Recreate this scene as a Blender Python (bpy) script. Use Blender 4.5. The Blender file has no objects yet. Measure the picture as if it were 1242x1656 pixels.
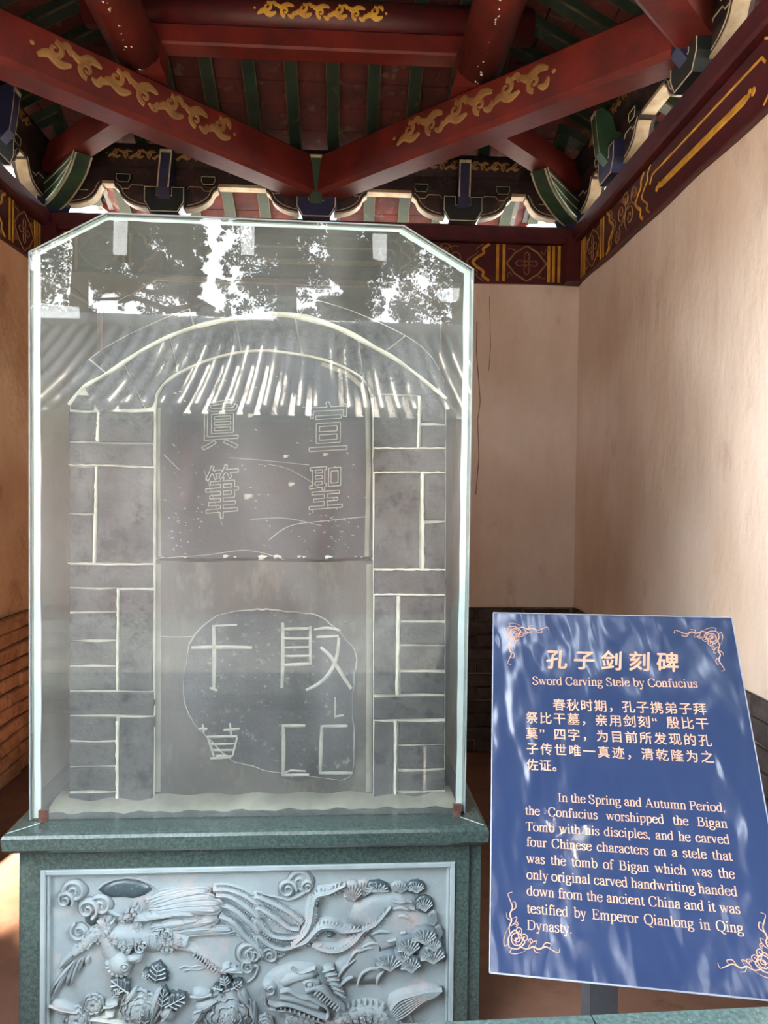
import bpy, bmesh, math, random
import numpy as np
from mathutils import Vector, Matrix
random.seed(7); rng = np.random.default_rng(7)
SC = bpy.context.scene
COL = SC.collection
V = Vector
# ------------------------------------------------------------------ camera
FPX = 1200.8; YAW = -0.0494; PITCH = -0.0161; ROLL = 0.0127; CAMZ = 1.6
def cam_axes():
    fwd = V((-math.sin(YAW), math.cos(YAW), 0)); right = V((math.cos(YAW), math.sin(YAW), 0)); up = V((0, 0, 1))
    f2 = fwd*math.cos(PITCH)+up*math.sin(PITCH); u2 = up*math.cos(PITCH)-fwd*math.sin(PITCH)
    return right*math.cos(ROLL)+u2*math.sin(ROLL), u2*math.cos(ROLL)-right*math.sin(ROLL), f2
CR, CU, CF = cam_axes(); CP = V((0, 0, CAMZ))
cd = bpy.data.cameras.new('camera'); cam = bpy.data.objects.new('camera', cd); COL.objects.link(cam)
m = Matrix((( CR.x, CU.x, -CF.x, CP.x), (CR.y, CU.y, -CF.y, CP.y), (CR.z, CU.z, -CF.z, CP.z), (0, 0, 0, 1)))
cam.matrix_world = m
cd.sensor_fit = 'VERTICAL'; cd.sensor_height = 36; cd.lens = FPX/1656*36; cd.clip_start = .02; cd.clip_end = 500
SC.camera = cam
# ------------------------------------------------------------------ light and exposure
SC.view_settings.view_transform = 'Standard'; SC.view_settings.look = 'None'
SC.view_settings.gamma = 1; SC.view_settings.use_curve_mapping = False
SC.view_settings.exposure = 1.85
w = bpy.data.worlds.new('sky'); SC.world = w; w.use_nodes = True
wn = w.node_tree; wn.nodes.clear()
wo = wn.nodes.new('ShaderNodeOutputWorld'); wb = wn.nodes.new('ShaderNodeBackground')
tc = wn.nodes.new('ShaderNodeTexCoord'); sx = wn.nodes.new('ShaderNodeSeparateXYZ'); cr_ = wn.nodes.new('ShaderNodeValToRGB')
wn.links.new(tc.outputs['Generated'], sx.inputs[0]); wn.links.new(sx.outputs['Z'], cr_.inputs[0])
cr_.color_ramp.elements[0].color = (.97, .98, 1, 1); cr_.color_ramp.elements[1].color = (.74, .85, 1, 1)
wn.links.new(cr_.outputs[0], wb.inputs[0]); wb.inputs[1].default_value = 6.5
wn.links.new(wb.outputs[0], wo.inputs[0])
sl = bpy.data.lights.new('sun', 'SUN'); sl.energy = 26; sl.angle = .012; sl.color = (1, .87, .70)
so = bpy.data.objects.new('sun', sl); COL.objects.link(so)
SUNV = V((-.10, -.735, .675)).normalized()
so.rotation_euler = SUNV.to_track_quat('Z', 'Y').to_euler()
SC.cycles.max_bounces = 10; SC.cycles.diffuse_bounces = 6; SC.cycles.transparent_max_bounces = 24
SC.cycles.sample_clamp_indirect = 12; SC.cycles.use_denoising = True

# ------------------------------------------------------------------ measured room
XL, XR, YB = -1.8739, 1.4509, 4.6662
XC = (XL+XR)/2; H = (XR-XL)/2; YC = YB-H
ZB, ZT, ZD = 2.9696, 3.3152, .93

def ray(px, py): return (CR*((px-621)/FPX)+CU*((828-py)/FPX)+CF)
def on_plane(px, py, O, n):
    d = ray(px, py); return CP+d*((O-CP).dot(n)/d.dot(n))

# ------------------------------------------------------------------ helpers
def lin(c):
    return tuple(((x/255)/12.92 if x/255 <= .04045 else ((x/255+.055)/1.055)**2.4) for x in c)+(1,)
MATS = {}
def mat(name, c1, c2=None, rough=.6, scale=4, detail=6, bump=0, bscale=30, metal=0, spec=.5, c3=None, s3=20, lo=.35, hi=.65, lo3=.55, hi3=.7, stretch=None, coat=0, bdist=.01):
    if name in MATS: return MATS[name]
    M = bpy.data.materials.new(name); M.use_nodes = True; nt = M.node_tree; N = nt.nodes; L = nt.links
    b = N['Principled BSDF']; b.inputs['Roughness'].default_value = rough; b.inputs['Metallic'].default_value = metal
    b.inputs['Specular IOR Level'].default_value = spec; b.inputs['Coat Weight'].default_value = coat
    g = N.new('ShaderNodeNewGeometry'); mp = N.new('ShaderNodeMapping'); L.new(g.outputs['Position'], mp.inputs['Vector'])
    if stretch: mp.inputs['Scale'].default_value = stretch
    def noise(s, d=detail, rg=.6):
        n = N.new('ShaderNodeTexNoise'); n.inputs['Scale'].default_value = s; n.inputs['Detail'].default_value = d
        n.inputs['Roughness'].default_value = rg; L.new(mp.outputs[0], n.inputs['Vector']); return n.outputs['Fac']
    def ramp(src, a, z):
        r = N.new('ShaderNodeMapRange'); r.inputs['From Min'].default_value = a; r.inputs['From Max'].default_value = z
        L.new(src, r.inputs['Value']); return r.outputs[0]
    def mix(f, a, c):
        x = N.new('ShaderNodeMix'); x.data_type = 'RGBA'; L.new(f, x.inputs['Factor'])
        for i, q in ((6, a), (7, c)):
            if isinstance(q, tuple): x.inputs[i].default_value = q
            else: L.new(q, x.inputs[i])
        return x.outputs[2]
    c1 = lin(c1); out = c1
    if c2: out = mix(ramp(noise(scale), lo, hi), c1, lin(c2))
    if c3: out = mix(ramp(noise(s3, 8, .7), lo3, hi3), out, lin(c3))
    if isinstance(out, tuple): b.inputs['Base Color'].default_value = out
    else: L.new(out, b.inputs['Base Color'])
    if bump:
        bp = N.new('ShaderNodeBump'); bp.inputs['Strength'].default_value = bump; bp.inputs['Distance'].default_value = bdist
        L.new(noise(bscale, 8), bp.inputs['Height']); L.new(bp.outputs[0], b.inputs['Normal'])
    MATS[name] = M; return M
mat('plaster', (222, 210, 196), (196, 174, 152), .9, 1.1, c3=(150, 120, 98), s3=2.6, lo3=.58, hi3=.82, bump=.5, bscale=9, stretch=(1, 1, .45), bdist=.02)
mat('plaster_sun_bounce', (232, 196, 156), (206, 156, 112), .9, 1.3, c3=(140, 98, 70), s3=3, lo3=.55, hi3=.8, bump=.5, bscale=9, bdist=.02)  # left wall plaster, orange sun bounce from the floor put into the colour
mat('red', (112, 33, 24), (80, 23, 18), .55, 5, c3=(64, 24, 20), s3=9, lo3=.60, hi3=.8, bump=.15, bscale=40)
mat('dark_red', (88, 26, 26), (60, 18, 22), .5, 5, c3=(120, 90, 84), s3=28, lo3=.68, hi3=.78)
mat('maroon', (78, 22, 28), (56, 16, 22), .45, 7, c3=(40, 16, 18), s3=20)
mat('plank_red', (88, 32, 27), (54, 22, 20), .8, 6, c3=(112, 88, 78), s3=11, lo3=.56, hi3=.74, bump=.3)
mat('green', (44, 78, 54), (28, 52, 40), .6, 8, c3=(120, 130, 90), s3=30, lo3=.66, hi3=.78)
mat('rafter', (30, 52, 36), (18, 32, 24), .6, 7, c3=(96, 92, 58), s3=9, lo3=.60, hi3=.74)
mat('blackgreen', (24, 34, 30), (16, 22, 22), .5, 9)
mat('blue', (34, 40, 78), (26, 28, 52), .5, 9, c3=(120, 110, 120), s3=20, lo3=.64, hi3=.76)
mat('darkwood', (56, 40, 40), (34, 26, 30), .6, 9, c3=(90, 66, 56), s3=14)
mat('line', (196, 190, 160), (150, 140, 112), .7, 20)
mat('faded_edge', (92, 82, 58), (44, 44, 34), .7, 9)
mat('cream', (186, 172, 146), (150, 132, 100), .7, 10)
mat('gold', (206, 160, 50), (170, 120, 40), .55, 14, c3=(90, 50, 30), s3=40, lo3=.62, hi3=.7)
mat('dull_gold', (156, 118, 66), (128, 90, 48), .6, 12, c3=(80, 45, 30), s3=34, lo3=.6, hi3=.7)
mat('brick', (112, 96, 86), (84, 70, 62), .9, 6, c3=(52, 42, 38), s3=16, lo3=.5, hi3=.75, bump=.5, bscale=40)
mat('brick_dark', (78, 68, 64), (54, 46, 44), .9, 6, c3=(36, 30, 30), s3=16, lo3=.5, hi3=.75, bump=.5, bscale=40)
mat('brick_sun_bounce', (200, 150, 110), (166, 118, 82), .9, 6, c3=(98, 68, 52), s3=16, lo3=.5, hi3=.75, bump=.5, bscale=40)  # left dado brick, with warm bounced sunlight painted into its colour
mat('old_mortar', (140, 118, 98), (104, 84, 70), .95, 12)
mat('floor', (124, 88, 68), (96, 68, 54), .8, 2.5, c3=(90, 60, 48), s3=9, bump=.2)
mat('granite', (62, 78, 74), (42, 56, 54), .22, 120, c3=(112, 132, 128), s3=260, lo3=.62, hi3=.68, spec=.6)
mat('carved', (126, 138, 140), (108, 120, 123), .75, 6, c3=(146, 136, 132), s3=11, lo3=.52, hi3=.75, bump=.35, bscale=160, bdist=.003)
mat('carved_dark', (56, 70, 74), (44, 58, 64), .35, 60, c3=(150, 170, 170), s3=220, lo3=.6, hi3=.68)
mat('carved_mid', (92, 104, 108), (78, 90, 96), .75, 9, bump=.3, bscale=160, bdist=.003)
mat('seam', (120, 136, 140), (96, 112, 118), .4, 12)
mat('crack', (156, 134, 114), (128, 108, 92), .9, 12)
mat('pit', (112, 111, 106), (88, 88, 86), .8, 30)
mat('carved_line', (134, 146, 148), None, .8)
mat('frame_stone', (134, 147, 148), (120, 133, 135), .6, 8, bump=.2, bscale=150, bdist=.002)
mat('block', (92, 92, 90), (62, 62, 64), .85, 7, c3=(30, 31, 34), s3=18, lo3=.50, hi3=.66, bump=.7, bscale=70)
mat('mortar', (244, 242, 230), (214, 211, 198), .95, 22, bump=.4, bscale=60)
mat('tablet_upper', (56, 57, 62), (42, 43, 48), .5, 4, c3=(128, 128, 126), s3=26, lo3=.66, hi3=.76, bump=.25, bscale=40)
mat('tablet_lower', (88, 83, 76), (62, 60, 58), .6, 3, c3=(128, 120, 110), s3=10, lo3=.5, hi3=.75, bump=.3, bscale=40, stretch=(1, 1, .5))
mat('tablet_patch', (72, 72, 74), (54, 54, 58), .7, 7, c3=(130, 128, 122), s3=30, lo3=.58, hi3=.72, bump=.6, bscale=60)
mat('tablet_edge', (156, 152, 140), (128, 124, 114), .7, 8)
mat('scratch', (190, 188, 180), (160, 158, 150), .8, 30)
mat('chalk', (236, 234, 226), (206, 200, 186), .9, 20)
mat('silicone', (240, 250, 252), (214, 232, 238), .35, 9, bump=.5, bscale=24)
mat('rust', (84, 48, 34), (48, 30, 26), .8, 30)
mat('steel', (120, 124, 132), (96, 100, 108), .4, 10, metal=.5)
mat('post_steel', (96, 98, 104), (74, 76, 82), .5, 10, metal=.3)
mat('sign_gold', (150, 114, 90), (130, 98, 76), .5, 20)
mat('sign_gold_dim', (150, 118, 98), (120, 98, 88), .5, 20)
mat('pavement', (150, 140, 124), (120, 110, 98), .9, 1.5, c3=(96, 88, 78), s3=8)
mat('rooftile', (92, 96, 98), (70, 74, 76), .45, 4, c3=(200, 190, 170), s3=9, lo3=.6, hi3=.7)
mat('bark', (62, 52, 44), (44, 38, 32), .95, 12)
mat('leaf', (44, 62, 40), (30, 46, 32), .8, 2)
mat('hall_wall', (120, 66, 50), (96, 54, 44), .9, 2)
# sign: glossy dented blue metal
M = bpy.data.materials.new('sign_blue'); M.use_nodes = True; b = M.node_tree.nodes['Principled BSDF']
b.inputs['Base Color'].default_value = (.011, .019, .048, 1); b.inputs['Metallic'].default_value = 0; b.inputs['Roughness'].default_value = .14; b.inputs['Specular IOR Level'].default_value = .55
N = M.node_tree.nodes; L = M.node_tree.links
g = N.new('ShaderNodeNewGeometry'); n1 = N.new('ShaderNodeTexNoise'); n1.inputs['Scale'].default_value = 3.2; n1.inputs['Detail'].default_value = 3
mp = N.new('ShaderNodeMapping'); mp.inputs['Scale'].default_value = (1.6, .6, .7); mp.inputs['Rotation'].default_value = (0, .5, 0)
L.new(g.outputs['Position'], mp.inputs[0]); L.new(mp.outputs[0], n1.inputs['Vector'])
bp = N.new('ShaderNodeBump'); bp.inputs['Strength'].default_value = 1; bp.inputs['Distance'].default_value = .03
L.new(n1.outputs['Fac'], bp.inputs['Height']); L.new(bp.outputs[0], b.inputs['Normal'])
MATS['sign_blue'] = M
# glass: clear, mirror-like at both faces, with a film of dust that is thicker in smears
def glass(name, refl, dust_lo, dust_hi, tint, dust=(.80, .84, .85, 1)):
    M = bpy.data.materials.new(name); M.use_nodes = True; N = M.node_tree.nodes; L = M.node_tree.links; N.clear()
    o = N.new('ShaderNodeOutputMaterial'); tr = N.new('ShaderNodeBsdfTransparent'); tr.inputs[0].default_value = tint
    gl = N.new('ShaderNodeBsdfGlossy'); gl.inputs['Roughness'].default_value = 0.0
    df = N.new('ShaderNodeBsdfDiffuse'); df.inputs[0].default_value = dust
    lw = N.new('ShaderNodeLayerWeight'); lw.inputs[0].default_value = .5
    pw = N.new('ShaderNodeMath'); pw.operation = 'POWER'; pw.inputs[1].default_value = 5; L.new(lw.outputs['Facing'], pw.inputs[0])
    ma = N.new('ShaderNodeMath'); ma.operation = 'MULTIPLY_ADD'; ma.inputs[1].default_value = 1-refl; ma.inputs[2].default_value = refl; L.new(pw.outputs[0], ma.inputs[0])
    m1 = N.new('ShaderNodeMixShader'); L.new(ma.outputs[0], m1.inputs[0]); L.new(tr.outputs[0], m1.inputs[1]); L.new(gl.outputs[0], m1.inputs[2])
    g = N.new('ShaderNodeNewGeometry'); mp = N.new('ShaderNodeMapping'); mp.inputs['Scale'].default_value = (1.4, 1, .5); mp.inputs['Rotation'].default_value = (0, .5, 0); L.new(g.outputs['Position'], mp.inputs[0])
    n = N.new('ShaderNodeTexNoise'); n.inputs['Scale'].default_value = 2.6; n.inputs['Detail'].default_value = 9; n.inputs['Roughness'].default_value = .62; n.inputs['Distortion'].default_value = .6; L.new(mp.outputs[0], n.inputs['Vector'])
    r = N.new('ShaderNodeMapRange'); r.inputs['From Min'].default_value = .35; r.inputs['From Max'].default_value = .7; r.inputs['To Min'].default_value = dust_lo; r.inputs['To Max'].default_value = dust_hi; L.new(n.outputs['Fac'], r.inputs[0])
    m2 = N.new('ShaderNodeMixShader'); L.new(r.outputs[0], m2.inputs[0]); L.new(m1.outputs[0], m2.inputs[1]); L.new(df.outputs[0], m2.inputs[2])
    L.new(m2.outputs[0], o.inputs[0]); MATS[name] = M
glass('glass', .034, .018, .060, (.81, .832, .812, 1))
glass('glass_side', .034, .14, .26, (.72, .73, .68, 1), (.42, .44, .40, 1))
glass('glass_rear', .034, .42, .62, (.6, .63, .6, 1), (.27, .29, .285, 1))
glass('tape', .04, .12, .18, (.9, .95, .96, 1))

class MB:
    def __init__(s): s.v = []; s.f = []
    def add(s, vs, fs):
        k = len(s.v); s.v += [tuple(x) for x in vs]; s.f += [tuple(i+k for i in f) for f in fs]; return s
    def hexa(s, p): # 8 points: bottom 4 (ccw), top 4
        return s.add(p, [(0, 3, 2, 1), (4, 5, 6, 7), (0, 1, 5, 4), (1, 2, 6, 5), (2, 3, 7, 6), (3, 0, 4, 7)])
    def prism(s, poly, F, h0, h1): # polygon in frame F(u,v,h)
        n = len(poly); vs = [F(u, v, h0) for u, v in poly]+[F(u, v, h1) for u, v in poly]
        return s.add(vs, [tuple(range(n-1, -1, -1)), tuple(range(n, 2*n))]+[(i, (i+1) % n, n+(i+1) % n, n+i) for i in range(n)])
    def rect(s, F, u0, u1, v0, v1, h0, h1, bev=0):
        if bev <= 0: return s.prism([(u0, v0), (u1, v0), (u1, v1), (u0, v1)], F, h0, h1)
        q = lambda b, h: [F(u0+b, v0+b, h), F(u1-b, v0+b, h), F(u1-b, v1-b, h), F(u0+b, v1-b, h)]
        vs = q(0, h0)+q(0, h1-bev)+q(bev, h1)
        fs = [(3, 2, 1, 0), (8, 9, 10, 11)]
        for a in (0, 4): fs += [(a+i, a+(i+1) % 4, a+4+(i+1) % 4, a+4+i) for i in range(4)]
        return s.add(vs, fs)
    def tube(s, pts, r, n=8, cap=True):
        pts = [V(p) for p in pts]; rr = r if isinstance(r, (list, tuple)) else [r]*len(pts)
        vs = []; up = V((0, 0, 1)); prev = None
        for i, p in enumerate(pts):
            t = (pts[min(i+1, len(pts)-1)]-pts[max(i-1, 0)]).normalized()
            if prev is None: a = t.cross(up) if abs(t.z) < .95 else t.cross(V((1, 0, 0)))
            else: a = prev-t*prev.dot(t)
            a.normalize(); prev = a; b_ = t.cross(a)
            vs += [p+(a*math.cos(2*math.pi*k/n)+b_*math.sin(2*math.pi*k/n))*rr[i] for k in range(n)]
        fs = [(i*n+k, i*n+(k+1) % n, (i+1)*n+(k+1) % n, (i+1)*n+k) for i in range(len(pts)-1) for k in range(n)]
        if cap: fs += [tuple(range(n-1, -1, -1)), tuple(range((len(pts)-1)*n, len(pts)*n))]
        return s.add(vs, fs)
    def stroke(s, pts, wd, F, h, h0=0.0, closed=False):
        n = len(pts)
        if n < 2: return s
        vs = []
        for i in range(n):
            if closed: a, c = pts[(i-1) % n], pts[(i+1) % n]
            else: a, c = pts[max(i-1, 0)], pts[min(i+1, n-1)]
            dx, dy = c[0]-a[0], c[1]-a[1]; l = math.hypot(dx, dy) or 1; nx, ny = -dy/l, dx/l
            ww = (wd(i/(n-1)) if callable(wd) else wd)/2
            x, y = pts[i]
            for k, hh in ((-1, h0), (-.5, h), (.5, h), (1, h0)): vs.append(F(x+nx*ww*k, y+ny*ww*k, hh))
        fs = []
        for i in range(n if closed else n-1):
            j = (i+1) % n
            for k in range(3): fs.append((i*4+k, j*4+k, j*4+k+1, i*4+k+1))
        return s.add(vs, fs)
    def dome(s, poly, F, h, base=0.0, rings=4, c=None, back=0.0):
        n = len(poly); cx = c[0] if c else sum(p[0] for p in poly)/n; cy = c[1] if c else sum(p[1] for p in poly)/n
        vs = [F(x, y, -back) for x, y in poly]
        for k in range(rings):
            t = 1-k/rings; hh = base+h*math.sqrt(max(0, 1-t**2.4))
            vs += [F(cx+(x-cx)*t, cy+(y-cy)*t, hh) for x, y in poly]
        vs.append(F(cx, cy, base+h))
        fs = [(r*n+i, r*n+(i+1) % n, (r+1)*n+(i+1) % n, (r+1)*n+i) for r in range(rings) for i in range(n)]
        fs += [(rings*n+i, rings*n+(i+1) % n, len(vs)-1) for i in range(n)]
        return s.add(vs, fs)
    def build(s, name, m, parent=None, smooth=False):
        me = bpy.data.meshes.new(name); me.from_pydata(s.v, [], s.f)
        bm = bmesh.new(); bm.from_mesh(me); bmesh.ops.recalc_face_normals(bm, faces=bm.faces); bm.to_mesh(me); bm.free()
        me.materials.append(MATS[m])
        if smooth: me.polygons.foreach_set('use_smooth', [True]*len(me.polygons))
        me.update()
        o = bpy.data.objects.new(name, me); COL.objects.link(o)
        if parent is not None: par(o, parent)
        return o
def par(o, p):
    bpy.context.view_layer.update
    o.parent = p
    o.matrix_parent_inverse = MW(p).inverted()
def MW(p):
    mm = Matrix.Translation(p.location)
    return mm if p.parent is None else MW(p.parent) @ mm if False else mm
def thing(name, label, cat, loc, group=None, kind=None):
    o = bpy.data.objects.new(name, None); COL.objects.link(o); o.location = loc; o.empty_display_size = .1
    return tag(o, label, cat, group, kind)
def tag(o, label=None, cat=None, group=None, kind=None):
    if label: o['label'] = label
    if cat: o['category'] = cat
    if group: o['group'] = group
    if kind: o['kind'] = kind
    return o
def cr(pts, n=6, closed=False):
    out = []; m_ = len(pts)
    rng_ = range(m_) if closed else range(m_-1)
    for i in rng_:
        if closed: p = [pts[(i+k) % m_] for k in (-1, 0, 1, 2)]
        else: p = [pts[max(i-1, 0)], pts[i], pts[i+1], pts[min(i+2, m_-1)]]
        for k in range(n):
            t = k/n; a = []
            for d in range(2):
                a.append(.5*((2*p[1][d])+(-p[0][d]+p[2][d])*t+(2*p[0][d]-5*p[1][d]+4*p[2][d]-p[3][d])*t*t+(-p[0][d]+3*p[1][d]-3*p[2][d]+p[3][d])*t**3))
            out.append(tuple(a))
    if not closed: out.append(tuple(pts[-1]))
    return out
def spiral(cx, cy, r0, r1, turns, a0, n=26):
    return [(cx+(r0+(r1-r0)*t)*math.cos(a0+turns*2*math.pi*t), cy+(r0+(r1-r0)*t)*math.sin(a0+turns*2*math.pi*t)) for t in [i/n for i in range(n+1)]]
def ell(cx, cy, rx, ry, n=20, a=0, wob=0, lobes=0):
    out = []
    for i in range(n):
        t = 2*math.pi*i/n; k = 1+wob*math.cos(lobes*t)
        x, y = rx*k*math.cos(t), ry*k*math.sin(t)
        out.append((cx+x*math.cos(a)-y*math.sin(a), cy+x*math.sin(a)+y*math.cos(a)))
    return out
def world_box(mb, x0, x1, y0, y1, z0, z1):
    return mb.hexa([(x0, y0, z0), (x1, y0, z0), (x1, y1, z0), (x0, y1, z0), (x0, y0, z1), (x1, y0, z1), (x1, y1, z1), (x0, y1, z1)])

# side frames of the square pavilion: k = 0 back, 1 right, 2 front, 3 left
OUT = [V((0, 1, 0)), V((1, 0, 0)), V((0, -1, 0)), V((-1, 0, 0))]
ALO = [V((1, 0, 0)), V((0, -1, 0)), V((-1, 0, 0)), V((0, 1, 0))]
SIDE = ['back', 'right', 'front', 'left']
def W(k, s, r, z): return V((XC, YC, 0))+ALO[k]*s+OUT[k]*r+V((0, 0, z))
def face(k, r): return lambda u, v, h: W(k, u, r-h, v)          # on the inner face, h towards the room

# ================================================================== SETTING
# ground outside
mb = MB(); world_box(mb, -40, 40, -40, 40, -.35, -.16); tag(mb.build('courtyard_ground', 'pavement'), kind='structure')
mb = MB(); world_box(mb, XL-.5, XR+.5, YC-H-.25, YB+.5, -.16, 0); fl = mb.build('floor', 'floor'); tag(fl, kind='structure')
# plaster walls, slightly uneven, with a brick dado of single bricks
def wall(k, m_, z0, z1, name, thick=.24):
    mb = MB(); nu, nv = 40, 30; s0 = -H; s1 = H
    vs = []
    for j in range(nv+1):
        for i in range(nu+1):
            s = s0+(s1-s0)*i/nu; z = z0+(z1-z0)*j/nv
            e = 0 if i in (0, nu) else .008*math.sin(s*3.1+z*2.3)*math.cos(z*3.7-s)+.004*math.sin(s*9+z*7)
            vs.append(W(k, s, H-e, z))
    mb.add(vs, [(j*(nu+1)+i, j*(nu+1)+i+1, (j+1)*(nu+1)+i+1, (j+1)*(nu+1)+i) for j in range(nv) for i in range(nu)])
    mb.rect(face(k, H), -H-thick, H+thick if k != 9 else H, z0, z1, -thick, -.02)
    o = mb.build(name, m_, None, True); return tag(o, kind='structure')
wb_ = wall(0, 'plaster', ZD, ZB+.02, 'wall_back'); wr_ = wall(1, 'plaster', ZD, ZB+.02, 'wall_right'); wl_ = wall(3, 'plaster_sun_bounce', ZD, ZB+.02, 'wall_left')
def dado(k, m_, parent):
    mb = MB(); mb.rect(face(k, H), -H-.2, H+.2, 0, ZD, -.24, -.012); mb.build('brick_backing', 'old_mortar', parent)
    ch = .0845; bw = .30; rows = 11; F = face(k, H)
    for r in range(rows):
        off = (r % 2)*bw/2; s = -H-off
        while s < H-.01:
            a = max(s, -H)+.005; b_ = min(s+bw, H)-.005
            if b_-a > .03:
                z = r*ch+random.uniform(-.003, .003); d = random.uniform(.006, .024)
                q = MB(); q.rect(F, a, b_, z+.004, z+ch-.006+random.uniform(-.003, .002), -.03, d, .006); q.build('brick', m_, parent)
            s += bw
dado(0, 'brick_dark', wb_); dado(1, 'brick_dark', wr_); dado(3, 'brick_sun_bounce', wl_)
# cracks in the plaster
mb = MB(); F = lambda u, v, h: on_plane(u, v, V((0, YB, 0)), V((0, 1, 0)))+V((0, -h-.009, 0))
mb.stroke([(771, 520), (770, 570), (774, 620), (776, 650), (772, 680), (774, 740), (769, 800)], 1.6, F, .001)
mb.stroke([(791, 480), (793, 560), (790, 600)], 1, F, .001)
mb.build('plaster_crack', 'crack', wb_)

# ================================================================== ROOF
SL = .54; RZ = 3.765
def lift(s, r): return .75*min(1, max(0, (abs(s)-1.25)/.75))**1.5*min(1, max(0, (r-1.74)/.42))
def rz(s, r): return RZ-SL*(r-H)+lift(s, r)
REAVE = 2.34
roof = []
for k in range(4):
    rt = bpy.data.objects.new('roof_'+SIDE[k], None); COL.objects.link(rt); rt.location = W(k, 0, H, RZ); tag(rt, kind='structure'); roof.append(rt)
    r = .12
    while r < REAVE-.02:
        r2 = min(r+.135, REAVE); ns = 1 if r < 1.2 else 14
        mb = MB(); hz = random.uniform(0, .006)
        for i in range(ns):
            t0, t1 = -1+2*i/ns, -1+2*(i+1)/ns
            p = [(r+.002, r*t0), (r+.002, r*t1), (r2-.004, r2*t1), (r2-.004, r2*t0)]
            mb.hexa([W(k, s, q, rz(s, q)+.06+hz) for q, s in p]+[W(k, s, q, rz(s, q)+.082+hz) for q, s in p])
        mb.build('roof_plank', 'plank_red', rt); r = r2
    s = -2.25
    while s < 2.3:
        if k != 2 or abs(s) < 2.3:
            a = max(abs(s), .25); mb = MB(); hw = .036
            rs = [a+(REAVE-.06-a)*i/5 for i in range(6)] if a < REAVE-.15 else []
            if rs:
                if a < 1.4: rs = sorted(set(rs+[1.5, 1.7, 1.9, 2.1]))
                vs = []
                for q in rs:
                    for ds, dz in ((-hw, 0), (hw, 0), (hw, .062), (-hw, .062)): vs.append(W(k, s+ds, q, rz(s, q)+dz))
                fs = [(i*4+j, i*4+(j+1) % 4, i*4+4+(j+1) % 4, i*4+4+j) for i in range(len(rs)-1) for j in range(4)]+[(3, 2, 1, 0), tuple(len(vs)-4+j for j in range(4))]
                mb.add(vs, fs); o = mb.build('rafter', 'rafter', rt)
                if k != 2:
                    m2 = MB()
                    for sg in (-1, 1):
                        vs = []
                        for q in rs:
                            for ds, dz in ((hw-.004, -.001), (hw+.001, -.001), (hw+.001, .012)): vs.append(W(k, s+sg*ds, q, rz(s, q)+dz))
                        m2.add(vs, [(i*3+j, i*3+j+1, i*3+4+j, i*3+3+j) for i in range(len(rs)-1) for j in range(2)])
                    m2.build('painted_edge', 'faded_edge', o)
        s += .235
    # grey roof covering above the planks: tile rolls over a slab
    mb = MB(); ns = 46
    for i in range(ns):
        s0 = -2.42+4.84*i/ns; s1 = -2.42+4.84*(i+1)/ns; sm = (s0+s1)/2
        st_ = max(abs(sm)-.14, .0); rs = [st_+(REAVE+.06-st_)*j/6 for j in range(7)]
        if rs[0] > REAVE: continue
        vs = []
        for q in rs:
            for ds, dz in ((s0-.002, .10), (sm-.02, .10), (sm, .15), (sm+.02, .10), (s1+.002, .10)): vs.append(W(k, ds, q, rz(sm, q)+dz))
        mb.add(vs, [(a*5+j, a*5+j+1, a*5+6+j, a*5+5+j) for a in range(6) for j in range(4)])
    mb.build('tile_covering', 'rooftile', rt)
    mb = MB(); vs = []
    for i in range(25):
        s = -REAVE+2*REAVE*i/24
        for dr, dz in ((-.04, .05), (.02, .05), (.02, .12), (-.04, .12)): vs.append(W(k, s, REAVE+dr, rz(s, REAVE)+dz))
    mb.add(vs, [(i*4+j, i*4+(j+1) % 4, i*4+4+(j+1) % 4, i*4+4+j) for i in range(24) for j in range(4)])
    mb.build('eave_board', 'red', rt)

# ------------------------------------------------------------------ painted ornament helpers
def ruyi(mb, F, cx, cy, L, wv, h, flip=1):
    """a row of curling cloud scrolls, length L, height wv"""
    n = max(3, int(L/(wv*1.15))); st = L/n
    for i in range(n):
        x = cx-L/2+st*(i+.5); d = flip*(1 if i % 2 == 0 else -1); r = wv*.30
        sp = spiral(x, cy+d*wv*.12, r*.12, r, 1.15, math.pi*(.2 if d > 0 else 1.2))
        mb.stroke(sp, lambda t: wv*(.11+.13*t), F, h)
        mb.stroke(cr([(x-st*.55, cy-d*wv*.35), (x-st*.2, cy-d*wv*.12), (x+st*.15, cy-d*wv*.32), (x+st*.5, cy-d*wv*.2)]), lambda t: wv*(.12+.26*math.sin(math.pi*t)), F, h)
        mb.stroke(cr([(x+st*.15, cy+d*wv*.3), (x+st*.38, cy+d*wv*.42), (x+st*.5, cy+d*wv*.12)]), lambda t: wv*(.08+.2*math.sin(math.pi*t)), F, h)
    mb.dome(ell(cx-L/2-wv*.22, cy, wv*.09, wv*.09, 8), F, h); mb.dome(ell(cx+L/2+wv*.22, cy, wv*.09, wv*.09, 8), F, h)

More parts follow.
